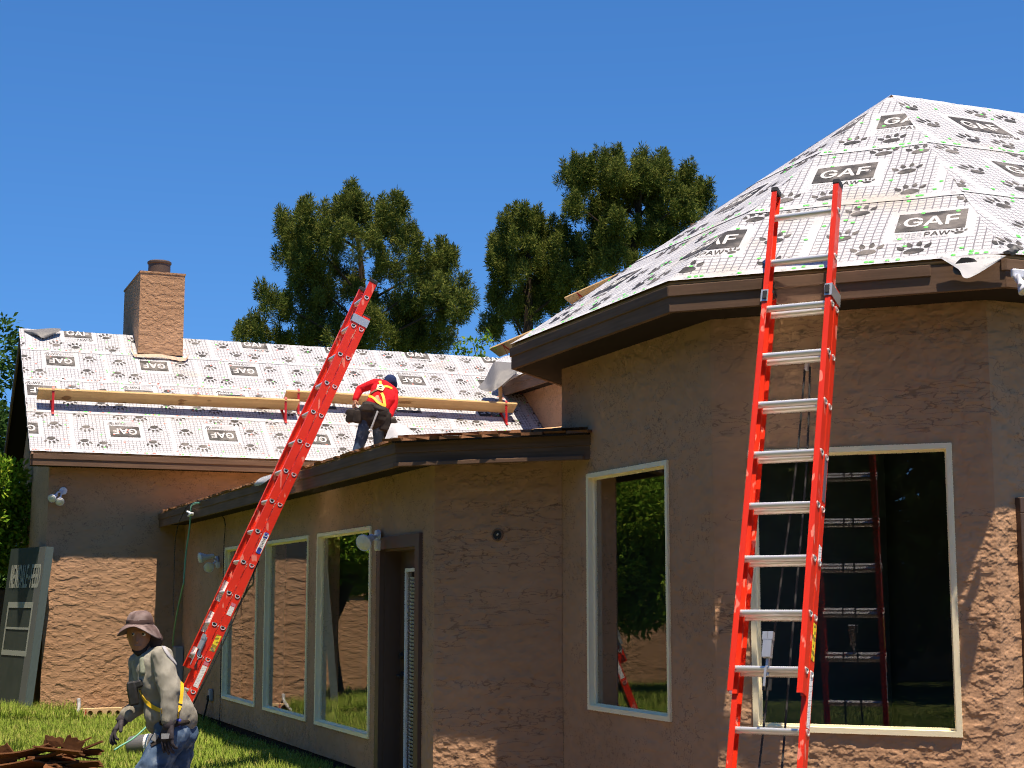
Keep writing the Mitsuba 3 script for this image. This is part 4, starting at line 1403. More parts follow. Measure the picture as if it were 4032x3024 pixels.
def strap(mesh, pts, width, th=.004, n=24, out=.006):
    """a flat webbing strap lying on the mesh through the given sight points"""
    hits = [cast(mesh, x, y, out) for x, y in spline(pts, n)]
    hits = [h for h in hits if h is not None]
    P = np.array([h[0] for h in hits])
    N = np.array([h[1] for h in hits])
    for _ in range(3):
        P[1:-1] = (P[:-2] + 2 * P[1:-1] + P[2:]) / 4
        N[1:-1] = (N[:-2] + 2 * N[1:-1] + N[2:]) / 4
    N /= np.linalg.norm(N, axis=1, keepdims=True)
    Tn = np.gradient(P, axis=0)
    S_ = np.cross(Tn, N)
    S_ /= np.linalg.norm(S_, axis=1, keepdims=True) + 1e-9
    v, f = [], []
    for i in range(len(P)):
        for a, b in ((-1, 0), (1, 0), (1, 1), (-1, 1)):
            v.append(P[i] + S_[i] * a * width / 2 + N[i] * (b * th - th * .5))
    for i in range(len(P) - 1):
        for j in range(4):
            a0, a1 = i * 4 + j, i * 4 + (j + 1) % 4
            f += [(a0, a1, a1 + 4), (a0, a1 + 4, a0 + 4)]
    return trimesh.Trimesh(np.array(v), np.array(f), process=False)


def fabric(k, c0, c1, fz=8.0, weave=.0, stain=None):
    def fn(p, n, uv):
        a = FB(p.x * fz, p.y * fz, p.z * fz, 3)
        c = MX(c0, c1, SM(.25, .75, a))
        if stain is not None:
            c = MX(c, stain, SM(.55, .8, FB(p.x * fz * 1.7 + 9, p.y * fz * 1.7, p.z * fz * 1.2, 3)) * .7)
        return c
    return principled(k, mikit.proc(fn), .9, spec=.15, sheen=.3)


fabric('mat_shirt', (.22, .21, .175), (.32, .305, .26), 9, stain=(.13, .12, .10))
fabric('mat_tee', (.20, .22, .17), (.24, .26, .2))
fabric('mat_jeans', (.022, .048, .11), (.085, .135, .22), 12, stain=(.22, .28, .36))
fabric('mat_jeans_dark', (.022, .04, .085), (.045, .075, .13), 9, stain=(.2, .26, .34))
fabric('mat_redshirt', (.50, .008, .014), (.62, .015, .022), 5)
fabric('mat_hood', (.012, .022, .075), (.02, .035, .10), 8)
fabric('mat_glove', (.032, .028, .032), (.07, .062, .07), 18)
fabric('mat_hat', (.115, .078, .072), (.25, .195, .185), 16, stain=(.06, .038, .036))
fabric('mat_hatunder', (.055, .035, .032), (.08, .05, .045), 9)
fabric('mat_toolbag', (.018, .015, .014), (.045, .038, .034), 10)
principled('mat_yellow', (.72, .47, .02), .6)
principled('mat_skin', (.34, .15, .08), .55, spec=.4)
principled('mat_beard', (.025, .016, .012), .9)
principled('mat_eye', (.55, .53, .5), .3)
principled('mat_leather', (.16, .09, .05), .7)


def hand(wrist, palm_dir, palm_n, side, size, curl, thumb_side, spread=.0):
    """glove or hand: palm with four fingers of different lengths and a thumb leaving the side of the palm"""
    d, nn = unit(palm_dir), unit(palm_n)
    s = unit(np.cross(d, nn))
    nn = np.cross(s, d)
    w0 = np.array(wrist, float)
    k = size
    it = [[(w0, .026 * k), (w0 + d * .02 * k, .027 * k)]]
    kn = []
    for i, x in enumerate((-.033, -.011, .011, .031)):
        kn.append(w0 + d * (.088 - .004 * abs(i - 1.3)) * k + s * x * k)
    it.append([(w0 + d * .02 * k + s * -.018 * k, .017 * k), (w0 + d * .02 * k + s * .018 * k, .017 * k)] + [(p, .0135 * k) for p in kn])
    for i, (p, L) in enumerate(zip(kn, (.066, .078, .082, .07))):
        if thumb_side > 0:
            L = (.066, .078, .082, .07)[i]
        a = curl + .12 * (i - 1.5)
        q = p
        dirn = d
        for j, fr in enumerate((.45, .32, .23)):
            ang = a * (j + .6)
            dirn = d * math.cos(ang) + nn * math.sin(ang) + s * (spread * (i - 1.5))
            q2 = q + unit(dirn) * L * fr * k
            it.append([(q, (.0105 - .001 * j) * k), (q2, (.0098 - .001 * j) * k)])
            q = q2
    tb = w0 + d * .03 * k + s * thumb_side * .028 * k
    t1 = tb + (d * .6 + s * thumb_side * .7 + nn * .3) * .04 * k
    t2 = t1 + (d * .85 + s * thumb_side * .15 + nn * .5) * .034 * k
    it.append([(tb, .014 * k), (t1, .012 * k)])
    it.append([(t1, .012 * k), (t2, .0105 * k)])
    return bones(it, .006, 5)


# --- the man walking in front of the left-hand ladder
MD = 10.3


def A1(x, y, dd=0.):
    return look(x / 2.011, 2200 + y / 2.011, HD, MD + dd)


MAN = thing('person', 'man in sun hat and grey shirt stooping past the foot of the left-hand ladder', 'person')
TOC = -HD                                                       # towards the camera
body = bones([
    [(A1(1105, 560), .082), (A1(1103, 640, -.015), .070), (A1(1098, 700, -.04), .045)],
    [(A1(1120, 690), .052), (A1(1165, 790, .01), .058)],
    [(A1(1200, 850), .10), (A1(1300, 1090), .11), (A1(1370, 1250), .11)],
    [(A1(1270, 800, -.10), .05), (A1(1340, 1060, -.2), .04)], [(A1(1340, 1060, -.2), .04), (A1(1335, 1300, -.24), .03)],
    [(A1(1095, 830, .1), .05), (A1(1090, 1160, .06), .04)], [(A1(1090, 1160, .06), .04), (A1(985, 1262, -.02), .03)],
    [(A1(1360, 1380, -.05), .085), (A1(1115, 1800, -.14), .06)], [(A1(1115, 1800, -.14), .058), (A1(1190, 2190, -.1), .04)],
    [(A1(1420, 1390, .1), .085), (A1(1375, 1830, .12), .058)], [(A1(1375, 1830, .12), .056), (A1(1480, 2190, .3), .04)],
    [(A1(1085, 655, -.085), .012), (A1(1080, 612, -.075), .008)],               # nose
    [(A1(1065, 578, -.072), .012), (A1(1150, 574, -.07), .012)],                # brow
    [(A1(1072, 690, -.078), .010), (A1(1112, 690, -.078), .010)],               # mouth
    [(A1(1019, 620, .01), .012), (A1(1020, 590, .02), .014)], [(A1(1188, 615, .03), .012), (A1(1188, 585, .03), .014)],   # ears
], .016, 6)
put('body', body, 'mat_skin', MAN, smooth=True)
for x in (1058, 1140):
    put('eye', trimesh.creation.icosphere(2, .0125).apply_translation(A1(x, 597, -.072)), 'mat_eye', MAN, smooth=True)
    put('pupil', trimesh.creation.icosphere(2, .007).apply_translation(A1(x - 6, 597, -.081)), 'mat_beard', MAN, smooth=True)
put('beard', bones([[(A1(1072, 722, -.052), .022), (A1(1098, 742, -.058), .024), (A1(1135, 722, -.045), .022)], [(A1(1135, 722, -.045), .02), (A1(1180, 650, .005), .02)]], .012, 4), 'mat_beard', MAN, smooth=True)
put('hair', bones([[(A1(1150, 560, .06), .07), (A1(1200, 650, .06), .055), (A1(1215, 700, .06), .045)]], .02, 5), 'mat_beard', MAN, smooth=True)
shirt = bones([
    [(A1(1185, 800, .02), .075), (A1(1265, 785, -.06), .075), (A1(1100, 815, .10), .065)],
    [(A1(1185, 840), .105), (A1(1245, 960, -.01), .13), (A1(1120, 860, .08), .07), (A1(1280, 830, -.09), .08)],
    [(A1(1245, 960, -.01), .13), (A1(1312, 1110), .132)], [(A1(1312, 1110), .132), (A1(1375, 1225, .01), .135), (A1(1260, 1230, -.03), .10)],
    [(A1(1375, 1225, .01), .13), (A1(1420, 1265, .03), .115), (A1(1255, 1290, -.02), .085)],
    [(A1(1285, 785, -.13), .076), (A1(1345, 1045, -.22), .066)], [(A1(1345, 1045, -.22), .064), (A1(1335, 1270, -.25), .049)],
    [(A1(1095, 830, .1), .062), (A1(1095, 1165, .06), .056)], [(A1(1095, 1165, .06), .056), (A1(1005, 1235, -.01), .047)],
    [(A1(1470, 1200, .05), .05), (A1(1490, 1238, .05), .035), (A1(1420, 1200, .0), .08)],
], .013, 7)
put('shirt', cloth(shirt, .013, (17, 17, 13), 3), 'mat_shirt', MAN, smooth=True)
put('tee_shirt', bones([[(A1(1128, 800, -.09), .02), (A1(1150, 800, -.08), .02), (A1(1130, 900, -.125), .018)]], .012, 3), 'mat_tee', MAN, smooth=True)
jeans = bones([
    [(A1(1400, 1330, .04), .115), (A1(1345, 1350, -.04), .11), (A1(1440, 1390, .06), .105)],
    [(A1(1360, 1390, -.05), .112), (A1(1215, 1640, -.11), .098), (A1(1118, 1800, -.14), .082)], [(A1(1118, 1800, -.14), .08), (A1(1190, 2160, -.1), .066)],
    [(A1(1425, 1400, .1), .108), (A1(1375, 1830, .12), .08)], [(A1(1375, 1830, .12), .078), (A1(1480, 2160, .3), .064)],
], .014, 7)
put('jeans', cloth(jeans, .013, (13, 13, 18), 5), 'mat_jeans', MAN, smooth=True)
for (x, y, dd) in ((1190, 2205, -.1), (1480, 2205, .3)):
    c = A1(x, y, dd)
    put('boot', bones([[(c + V(0, 0, .03), .045), (c + V(-.14, -.03, .0), .04)], [(c + V(0, 0, .09), .045), (c, .045)]], .02, 4), 'mat_leather', MAN, smooth=True)
dl = A1(1325, 1420, -.27) - A1(1335, 1290, -.25)
put('glove', hand(A1(1334, 1300, -.252), dl, TOC * -.35 + RTV * .25, 1, 1.18, .35, -1), 'mat_glove', MAN, smooth=True)
put('cuff', tube([A1(1336, 1268, -.25), A1(1334, 1345, -.258)], [.042, .036], 14), 'mat_glove', MAN, smooth=True)
dr_ = A1(920, 1345, -.05) - A1(985, 1258, -.01)
put('glove', hand(A1(978, 1268, -.015), dr_, RTV * .4 - V(0, 0, .5), 1, 1.12, .45, 1), 'mat_glove', MAN, smooth=True)
put('cuff', tube([A1(1000, 1240, -.01), A1(950, 1300, -.03)], [.040, .036], 14), 'mat_glove', MAN, smooth=True)
# hat: crown, band and a drooping brim
hc = A1(1107, 522, .0)
hr, hu, hf = RTV * .95, V(0, 0, 1), HD * .95
ang = np.linspace(0, 2 * np.pi, 49)[:-1]


def ring(rx, ry, z, droop=0.0, fl=0.0):
    c_, s_ = np.cos(ang), np.sin(ang)
    zz = z - droop * np.abs(c_) ** 1.6 * (1 + .18 * c_) - .3 * droop * np.clip(s_, 0, 1) + fl * np.sin(3 * ang + .7)
    return hc + (rx * c_)[:, None] * hr + (ry * s_)[:, None] * hf + zz[:, None] * hu


def loft(rings, close=False):
    v = np.vstack(rings)
    n = len(ang)
    f = []
    for i in range(len(rings) - 1):
        for j in range(n):
            a0, a1 = i * n + j, i * n + (j + 1) % n
            f += [(a0, a1, a1 + n), (a0, a1 + n, a0 + n)]
    if close:
        v = np.vstack([v, rings[-1].mean(0)])
        f += [((len(rings) - 1) * n + j, (len(rings) - 1) * n + (j + 1) % n, len(v) - 1) for j in range(n)]
    return trimesh.Trimesh(v, np.array(f), process=False)


crown = loft([ring(.091, .105, .0), ring(.089, .103, .02), ring(.086, .099, .04), ring(.079, .09, .058), ring(.064, .072, .076), ring(.038, .044, .088), ring(.012, .014, .092)], True)
HAT = newkey('sun_hat', MAN)
put('crown', cloth(crown, .006, (30, 30, 45), 8), 'mat_hat', HAT, smooth=True)
brim = loft([ring(.088, .102, .003, 0), ring(.108, .122, -.001, .008, .001), ring(.130, .146, -.006, .030, .003), ring(.148, .166, -.012, .062, .005), ring(.149, .167, -.014, .066, .005), ring(.146, .164, -.017, .066, .005), ring(.128, .144, -.012, .034, .003), ring(.106, .12, -.006, .011, .001), ring(.088, .102, -.002, 0)])
put('brim', brim, 'mat_hat', HAT, smooth=True)
put('band', cloth(loft([ring(.093, .107, .004), ring(.0935, .1075, .012), ring(.092, .106, .022), ring(.0885, .102, .031)]), .004, (24, 24, 90), 2), 'mat_hatunder', HAT, smooth=True)
put('neck_flap', cloth(bones([[(A1(1215, 600, .02), .04), (A1(1250, 640, .03), .035), (A1(1230, 720, .03), .032)]], .014, 4), .008, (20, 20, 12), 4), 'mat_hatunder', HAT, smooth=True)


def q1(pts):
    return [(x / 2.011, 2200 + y / 2.011) for x, y in pts]


shirt_c = cloth(shirt, .013, (17, 17, 13), 3)
put('harness_strap', strap(shirt_c, q1([(1438, 985), (1437, 1040), (1428, 1120), (1424, 1150)]), .026), 'mat_yellow', MAN)
put('harness_strap', strap(shirt_c, q1([(1108, 1035), (1128, 1080), (1165, 1135), (1215, 1175), (1285, 1205)]), .026), 'mat_yellow', MAN)
put('harness_strap', strap(shirt_c, q1([(1285, 690), (1330, 760), (1385, 830), (1410, 900)]), .022), 'mat_greyprint', MAN)
put('harness_strap', strap(shirt_c, q1([(1425, 1165), (1412, 1200), (1402, 1260)]), .022), 'mat_yellow', MAN)
put('lanyard_pack', cloth(place(cbox((.06, .05, .155), .014).subdivide().subdivide(), A1(1052, 1065, -.12), (unit(RTV + V(0, 0, .2)), HD, unit(V(0, 0, 1) - .2 * RTV))), .006), 'mat_black', MAN)
put('lanyard_pack', place(cbox((.09, .05, .05), .014), A1(1078, 1000, -.11), (unit(RTV + V(0, 0, .35)), HD, unit(V(0, 0, 1) - .35 * RTV))), 'mat_black', MAN)
bl = spline([A1(1290, 1300, -.15), A1(1360, 1310, -.16), A1(1440, 1300, -.1), A1(1515, 1280, .03), A1(1500, 1275, .14), A1(1400, 1290, .18), A1(1290, 1300, .1), A1(1262, 1300, -.03), A1(1290, 1300, -.15)], 40)
put('tool_belt', tube(bl, .019, 8), 'mat_toolbag', MAN, smooth=True)
put('leg_strap', strap(cloth(jeans, .013, (13, 13, 18), 5), q1([(1200, 1480), (1240, 1450), (1290, 1430), (1330, 1440)]), .03), 'mat_toolbag', MAN)
put('buckle', place(cbox((.034, .012, .05), .003), A1(1228, 1415, -.165), (unit(RTV - V(0, 0, .5)), HD, unit(V(0, 0, 1) + .5 * RTV))), 'mat_grey', MAN)
put('buckle', place(cbox((.04, .012, .05), .003), A1(1420, 1425, -.10), (unit(RTV + V(0, 0, .6)), HD, unit(V(0, 0, 1) - .6 * RTV))), 'mat_grey', MAN)
put('tape_measure', place(cbox((.035, .04, .05), .012), A1(1412, 1300, -.12), (RTV, HD, V(0, 0, 1))), 'mat_blue', MAN)
put('glove_print', place(trimesh.creation.extrude_polygon(sbox(-.026, -.016, .026, .016), .001, engine='earcut'), A1(1310, 1405, -.30), (RTV, unit(V(0, 0, 1)), TOC)), 'mat_grey', MAN)

# --- the worker on the low roof
WD = 21.95


def A2(x, y, dd=0.):
    return look(1250 + x / 4.1475, 1450 + y / 4.1475, HD, WD + dd)


WK = thing('person', 'roofer in a red shirt and blue hood bending over the eave, back turned', 'person')
body2 = bones([
    [(A2(1195, 210, .42), .082), (A2(1215, 280, .46), .065)], [(A2(1180, 260, .40), .055), (A2(1105, 290, .34), .06)],
    [(A2(1010, 300, .26), .10), (A2(1150, 390, .28), .10), (A2(960, 560, .06), .10), (A2(1010, 640, .03), .10)],
    [(A2(920, 255, .22), .055), (A2(690, 345, .25), .042)], [(A2(690, 345, .25), .042), (A2(625, 520, .16), .03)],
    [(A2(1235, 420, .26), .055), (A2(1240, 600, .16), .042)], [(A2(1240, 600, .16), .042), (A2(1185, 780, .02), .03)],
    [(A2(860, 740), .11), (A2(1010, 800), .11)],
    [(A2(805, 830), .085), (A2(690, 1230, .05), .058)], [(A2(690, 1230, .05), .056), (A2(575, 1660, -.05), .04)],
    [(A2(1010, 870), .085), (A2(1005, 1260, .1), .058)], [(A2(1005, 1260, .1), .056), (A2(1010, 1680, .05), .04)],
], .026, 5)
put('body', body2, 'mat_skin', WK, smooth=True)
put('hood', cloth(bones([[(A2(1190, 205, .40), .094), (A2(1222, 280, .44), .072), (A2(1160, 240, .38), .075)]], .02, 5), .006, (20, 20, 20), 4), 'mat_hood', WK, smooth=True)
red = bones([
    [(A2(935, 255, .22), .075), (A2(1010, 285, .24), .10), (A2(1150, 370, .28), .11), (A2(1225, 400, .26), .085), (A2(1100, 265, .32), .06)],
    [(A2(1010, 290, .24), .105), (A2(1160, 385, .26), .115), (A2(960, 470, .12), .105), (A2(1130, 530, .13), .115)],
    [(A2(960, 470, .12), .105), (A2(1130, 530, .13), .115), (A2(905, 585, .04), .10), (A2(1055, 640, .04), .10)],
    [(A2(925, 255, .22), .072), (A2(690, 345, .25), .058)], [(A2(690, 345, .25), .058), (A2(625, 500, .16), .046)],
    [(A2(1235, 425, .26), .075), (A2(1240, 600, .16), .06)], [(A2(1240, 600, .16), .06), (A2(1185, 760, .03), .047)],
], .018, 6)
redc = cloth(red, .014, (12, 12, 14), 6)
put('red_shirt', redc, 'mat_redshirt', WK, smooth=True)
j2 = bones([
    [(A2(855, 735), .125), (A2(1010, 800), .125), (A2(930, 680, .03), .12)],
    [(A2(810, 830), .105), (A2(690, 1230, .05), .078)], [(A2(690, 1230, .05), .076), (A2(580, 1640, -.05), .066)],
    [(A2(1010, 870), .105), (A2(1005, 1260, .1), .078)], [(A2(1005, 1260, .1), .076), (A2(1010, 1670, .05), .066)],
], .02, 6)
put('jeans', cloth(j2, .012, (12, 12, 16), 7), 'mat_jeans_dark', WK, smooth=True)
for (x, y, dd) in ((575, 1690, -.05), (1010, 1705, .05)):
    c = A2(x, y, dd)
    put('boot', bones([[(c + V(0, 0, .03), .045), (c + V(.03, .14, .0), .04)], [(c + V(0, 0, .09), .045), (c, .045)]], .025, 4), 'mat_leather', WK, smooth=True)
put('hand', hand(A2(622, 520, .15), A2(590, 640, .1) - A2(622, 520, .15), HD * .4 + RTV * .6, 1, 1.05, .5, 1), 'mat_skin', WK, smooth=True)
put('hand', hand(A2(1183, 785, .02), A2(1165, 880, -.02) - A2(1183, 785, .02), HD * .4 - RTV * .6, 1, 1.05, .5, -1), 'mat_skin', WK, smooth=True)


def q2(pts):
    return [(1250 + x / 4.1475, 1450 + y / 4.1475) for x, y in pts]


for pts in ([(815, 450), (870, 465), (930, 500), (985, 560), (1060, 600), (1110, 625)], [(1045, 405), (1070, 460), (1088, 540), (1098, 620)], [(1022, 215), (1030, 260), (1050, 330)], [(1085, 300), (1140, 305), (1215, 335)]):
    put('harness_strap', strap(redc, q2(pts), .040, .006, 20, .009), 'mat_yellow', WK)
pc = cast(redc, *q2([(1025, 325)])[0], .012)
pn = pc[1]
pu = unit(V(0, 0, 1) - pn[2] * pn)
px_ = np.cross(pu, pn)
put('back_plate', place(trimesh.creation.extrude_polygon(Polygon([(-.06, -.04), (.03, -.065), (.065, .0), (.03, .06), (-.04, .05)]).difference(shapely.Point(-.005, 0).buffer(.022)), .008, engine='earcut'), pc[0], (px_, pu, pn)), principled('mat_plate', (.66, .56, .22), .5), WK)
put('ring', trimesh.creation.torus(.024, .006).apply_transform(np.block([[np.stack([px_, pu, pn], 1), (pc[0] + pn * .016)[:, None]], [np.zeros((1, 3)), np.ones((1, 1))]])), 'mat_steel', WK, smooth=True)
put('lanyard', strap(redc, q2([(985, 350), (930, 385), (875, 420)]), .03, .014, 10, .012), 'mat_leather', WK)
b2l = spline([A2(770, 600, -.02), A2(860, 625, -.11), A2(960, 655, -.12), A2(1060, 690, -.1), A2(1125, 700, .0), A2(1060, 640, .16), A2(900, 590, .16), A2(785, 590, .08), A2(770, 600, -.02)], 40)
put('tool_belt', tube(b2l, .042, 8), 'mat_toolbag', WK, smooth=True)
up2 = V(0, 0, 1)


def pouch(x, y, dd, w, d, h, rot=0.0, name='tool_pouch'):
    r_ = unit(RTV + V(0, 0, rot))
    u_ = unit(V(0, 0, 1) - rot * RTV)
    m = cbox((w, d, h), .02).subdivide().subdivide()
    v = m.vertices
    v[:, 0] *= 1 + .18 * (v[:, 2] < 0)
    m.vertices = v
    put(name, cloth(place(m, A2(x, y, dd), (r_, HD, u_)), .006, (20, 20, 20), int(x)), 'mat_toolbag', WK, smooth=40)


pouch(555, 775, .02, .14, .12, .19, .05)
pouch(665, 790, -.05, .11, .10, .19, -.12)
pouch(830, 640, -.14, .15, .06, .11, -.1)
pouch(1115, 870, -.06, .12, .10, .27, -.18)
pouch(1245, 950, .03, .10, .10, .22, .15)
pouch(1120, 1060, -.04, .05, .05, .14, .0)
put('tool_apron', cloth(bones([[(A2(835, 700, -.01), .142), (A2(1030, 770, -.01), .142)], [(A2(840, 760, -.01), .138), (A2(930, 860, -.01), .13), (A2(1035, 830, -.01), .136)]], .02, 5), .012, (14, 14, 14), 3), 'mat_toolbag', WK, smooth=True)
put('pouch_strap', tube([A2(520, 690, .04), A2(640, 665, -.02), A2(760, 630, -.05)], .01, 6), 'mat_toolbag', WK)
put('hammer_handle', tube([A2(985, 700, -.16), A2(925, 860, -.18), A2(872, 1000, -.19)], [.016, .014, .017], 8), 'mat_grey', WK, smooth=True)
put('hammer_head', place(cbox((.05, .03, .032), .006), A2(862, 1015, -.19), (unit(RTV - V(0, 0, .2)), HD, unit(V(0, 0, 1) + .2 * RTV))), 'mat_steel', WK)


# ------------------------------------------------------------------ loose underlayment, fixtures, cables and things lying about
def sheet_patch(top, bot, n, m, bulge, nrm, seed, amp=.01):
    """a sheet stretched between two sight lines already turned into points; bulge pushes its middle along nrm"""
    a, b = spline(top, n), spline(bot, n)
    t = np.linspace(0, 1, m)
    U = a[:, None] + (b - a)[:, None] * t[None, :, None]
    s = np.linspace(0, 1, n)[:, None]
    w = bulge * np.sin(np.pi * s) * np.sin(np.pi * t[None] * .9) + amp * (npfbm(s * 4, t[None] * 4, seed, 2) - .5) * 2
    P = U + w[..., None] * unit(nrm)
    i, j = np.meshgrid(np.arange(n - 1), np.arange(m - 1), indexing='ij')
    q = np.stack([i * m + j, (i + 1) * m + j, (i + 1) * m + j + 1, i * m + j + 1], -1).reshape(-1, 4)
    L = np.linalg.norm(np.diff(a, axis=0), axis=1).sum()
    H_ = np.linalg.norm(a - b, axis=1).mean()
    uv = np.stack([np.broadcast_to(s * L, (n, m)), np.broadcast_to((1 - t[None]) * H_ * 1.0, (n, m))], -1).reshape(-1, 2)
    return trimesh.Trimesh(P.reshape(-1, 3), np.vstack([q[:, [0, 1, 2]], q[:, [0, 2, 3]]]), process=False), uv


eE = CE - OV * S2 - .05
g = lambda x, y, o=0.: look(3700 + x / 4.1475, 900 + y / 4.1475, (1, 1, 0), eE - o)
m_, uv_ = sheet_patch([g(10, 470), g(400, 440), g(760, 410), g(1085, 440)], [g(14, 482), g(300, 660, .07), g(472, 806, .13), g(1088, 446)], 24, 14, .004, V(-1, -1, 0), 3, .004)
put('underlayment_flap', m_, 'mat_sheet', HOUSE, smooth=True, uv=uv_, label='triangular flap of underlayment hanging over the bay fascia')
fm = place(trimesh.creation.extrude_polygon(paw(0, 0, .2, .2)[0], .002, engine='earcut'), g(385, 505, .045), (unit(V(1, -1, 0)), V(0, 0, 1), unit(V(-1, -1, 0))))
put('printed_mark', fm, 'mat_print', HOUSE)
g = lambda x, y, o=0.: look(3700 + x / 4.1475, 900 + y / 4.1475, (1, 1, 0), eE - .02 - o)
m_, uv_ = sheet_patch([g(1010, 385), g(1120, 350), g(1220, 285), g(1310, 345)], [g(1090, 425), g(1150, 430), g(1195, 450, .02), g(1300, 360)], 12, 6, .02, V(-1, -1, .5), 5)
put('underlayment_flap', m_, 'mat_back', HOUSE, smooth=True)
# grey flap hanging off the main eave beside the bay
g = lambda x, y, d=24.9: look(1800 + x / 2.765, 1300 + y / 2.765, HD, d)
m_, uv_ = sheet_patch([g(225, 622, 24.4), g(300, 540), g(355, 430), g(412, 345), g(520, 345), g(640, 352)], [g(260, 650, 24.3), g(330, 668, 24.3), g(400, 664, 24.3), g(480, 610, 24.4), g(570, 530, 24.5), g(660, 440, 24.6)], 28, 16, -.10, HD, 7, .03)
put('underlayment_flap', m_, 'mat_back', HOUSE, smooth=True, label='grey underside of a loose flap beside the bay eave')
m_, uv_ = sheet_patch([g(420, 338, 25.2), g(500, 290, 25.4), g(620, 262, 25.4)], [g(415, 350, 25.0), g(520, 350, 25.0), g(640, 352, 25.0)], 12, 6, .02, HD, 8, .01)
put('underlayment_flap', m_, 'mat_sheet', HOUSE, smooth=True, uv=uv_)
g = lambda x, y, d=24.7: look(1800 + x / 2.765, 1300 + y / 2.765, HD, d)
m_, uv_ = sheet_patch([g(480, 605), g(600, 500), g(700, 430), g(770, 445)], [g(500, 612), g(580, 545), g(690, 495), g(765, 470)], 12, 5, .02, -HD, 9, .01)
put('underlayment_flap', m_, 'mat_sheet', HOUSE, smooth=True, uv=uv_)
# curled-up sheet at the left end of the wing ridge
g = lambda x, y, d=24.35: look(x / 2.011, 1200 + y / 2.011, (0, 1, 0), d)
m_, uv_ = sheet_patch([g(185, 198), g(270, 196), g(400, 186), g(485, 188)], [g(205, 232), g(290, 240, 24.2), g(350, 264, 24.15), g(470, 210, 24.25)], 16, 7, -.06, V(0, 1, 0), 11, .02)
put('underlayment_flap', m_, 'mat_back', HOUSE, smooth=True, label='curled sheet at the left end of the wing ridge')
# torn white scrap on the low eave behind the left-hand ladder
g = lambda x, y, o=0.: look(1000 + x / 2.011, 1200 + y / 2.011, (1, 0, 0), 3.60 - o)
m_, uv_ = sheet_patch([g(0, 1425), g(40, 1375), g(140, 1342)], [g(5, 1437), g(60, 1425, .03), g(146, 1365, .02)], 10, 5, .02, V(-1, 0, 0), 13, .008)
put('underlayment_flap', m_, 'mat_sheet', HOUSE, smooth=True, uv=uv_)
# loose end of a sheet that the worker is laying
g = lambda x, y, d=21.7: look(1000 + x / 2.011, 1200 + y / 2.011, HD, d)
m_, uv_ = sheet_patch([g(1085, 940, 21.9), g(1150, 940, 22.0), g(1230, 985, 22.1), g(1335, 1060, 22.1)], [g(1030, 1075, 21.6), g(1120, 1050, 21.5), g(1210, 1065, 21.5), g(1300, 1085, 21.6)], 18, 9, .10, -HD + V(0, 0, .5), 15, .012)
k = put('loose_underlayment', m_, 'mat_sheet', None, smooth=True, uv=uv_ * .0 + .02)
labels[k] = {'label': 'loose white end of underlayment curling up at the feet of the worker in red', 'category': 'underlayment'}


def flood(pos, face, r, L, k, name='lamp_head'):
    f = unit(face)
    put(name, lathe([(0, -L), (r * .42, -L), (r * .45, -L * .55), (r * .95, -L * .12), (r, 0), (r * .93, .004), (r * .9, -.004)], pos, f, 22), 'mat_fixture', k, smooth=40)
    put('lens', lathe([(r * .91, -.002), (r * .6, .012), (.0005, .016)], pos, f, 20), 'mat_lens', k, smooth=True)


principled('mat_fixture', (.66, .68, .76), .5)
principled('mat_lens', (.72, .70, .58), .3)
# rear wing
lA = lambda x, y, o=0.: look(x, y, (0, 1, 0), YA - o)
F1 = thing('flood_light', 'pair of white flood lamps high on the wing wall near the gable corner', 'flood light')
m0_ = lA(249, 1933, .02)
put('mount', lathe([(.0, .03), (.05, .028), (.055, 0)], m0_, (0, -1, 0), 18), 'mat_fixture', F1, smooth=40)
for x, y, fx in ((204, 1963, -.55), (236, 1976, -.1)):
    p = lA(x, y, .22)
    flood(p, V(fx, -.9, -.45), .058, .13, F1)
    put('arm', tube([m0_ + V(0, -.02, 0), (m0_ + p) / 2 + V(0, .02, .03), p - unit(V(fx, -.9, -.45)) * .12], .012, 8), 'mat_fixture', F1)
lB = lambda x, y, o=0.: look(x, y, (1, 0, 0), XB - o)
F2 = thing('flood_light', 'pair of flood lamps on the shaded wall left of the left-hand ladder', 'flood light')
m0_ = lB(856, 2207, .015)
put('mount', lathe([(.0, .03), (.055, .028), (.06, 0)], m0_, (-1, 0, 0), 18), 'mat_fixture', F2, smooth=40)
p = lB(786, 2197, .30)
flood(p, V(-.75, -.1, -.12), .066, .18, F2)
put('arm', tube([m0_, (m0_ + p) / 2 + V(.05, 0, .02), p + V(.13, .02, .02)], .013, 8), 'mat_fixture', F2)
p = lB(822, 2234, .16)
flood(p, V(-.35, -.85, -.15), .064, .14, F2)
put('arm', tube([m0_, p + V(.06, .12, .04)], .013, 8), 'mat_fixture', F2)
put('sensor', place(cbox((.05, .05, .08), .015), lB(858, 2224, .05), np.eye(3)), 'mat_fixture', F2)
F3 = thing('flood_light', 'flood lamp with motion sensor at the corner of the door frame', 'flood light')
m0_ = lB(1492, 2112, .03)
put('mount', lathe([(.0, .03), (.055, .028), (.06, 0)], m0_, (-1, 0, 0), 18), 'mat_fixture', F3, smooth=40)
p = lB(1431, 2138, .26)
flood(p, V(-.6, -.55, -.3), .072, .15, F3)
put('arm', tube([m0_, (m0_ + p) / 2 + V(0, .02, .02), p + V(.1, .09, .04)], .014, 8), 'mat_fixture', F3)
put('sensor', place(cbox((.05, .05, .1), .018), lB(1487, 2146, .09), np.eye(3)), 'mat_lens', F3)
F4 = thing('flood_light', 'small flood lamp under the eave at the right edge', 'flood light')
c = look(4018, 1122, (0, 1, 0), 6.80)
put('mount', place(cbox((.10, .03, .05), .012), look(4012, 1078, (0, 1, 0), 6.84), np.eye(3)), 'mat_fixture', F4)
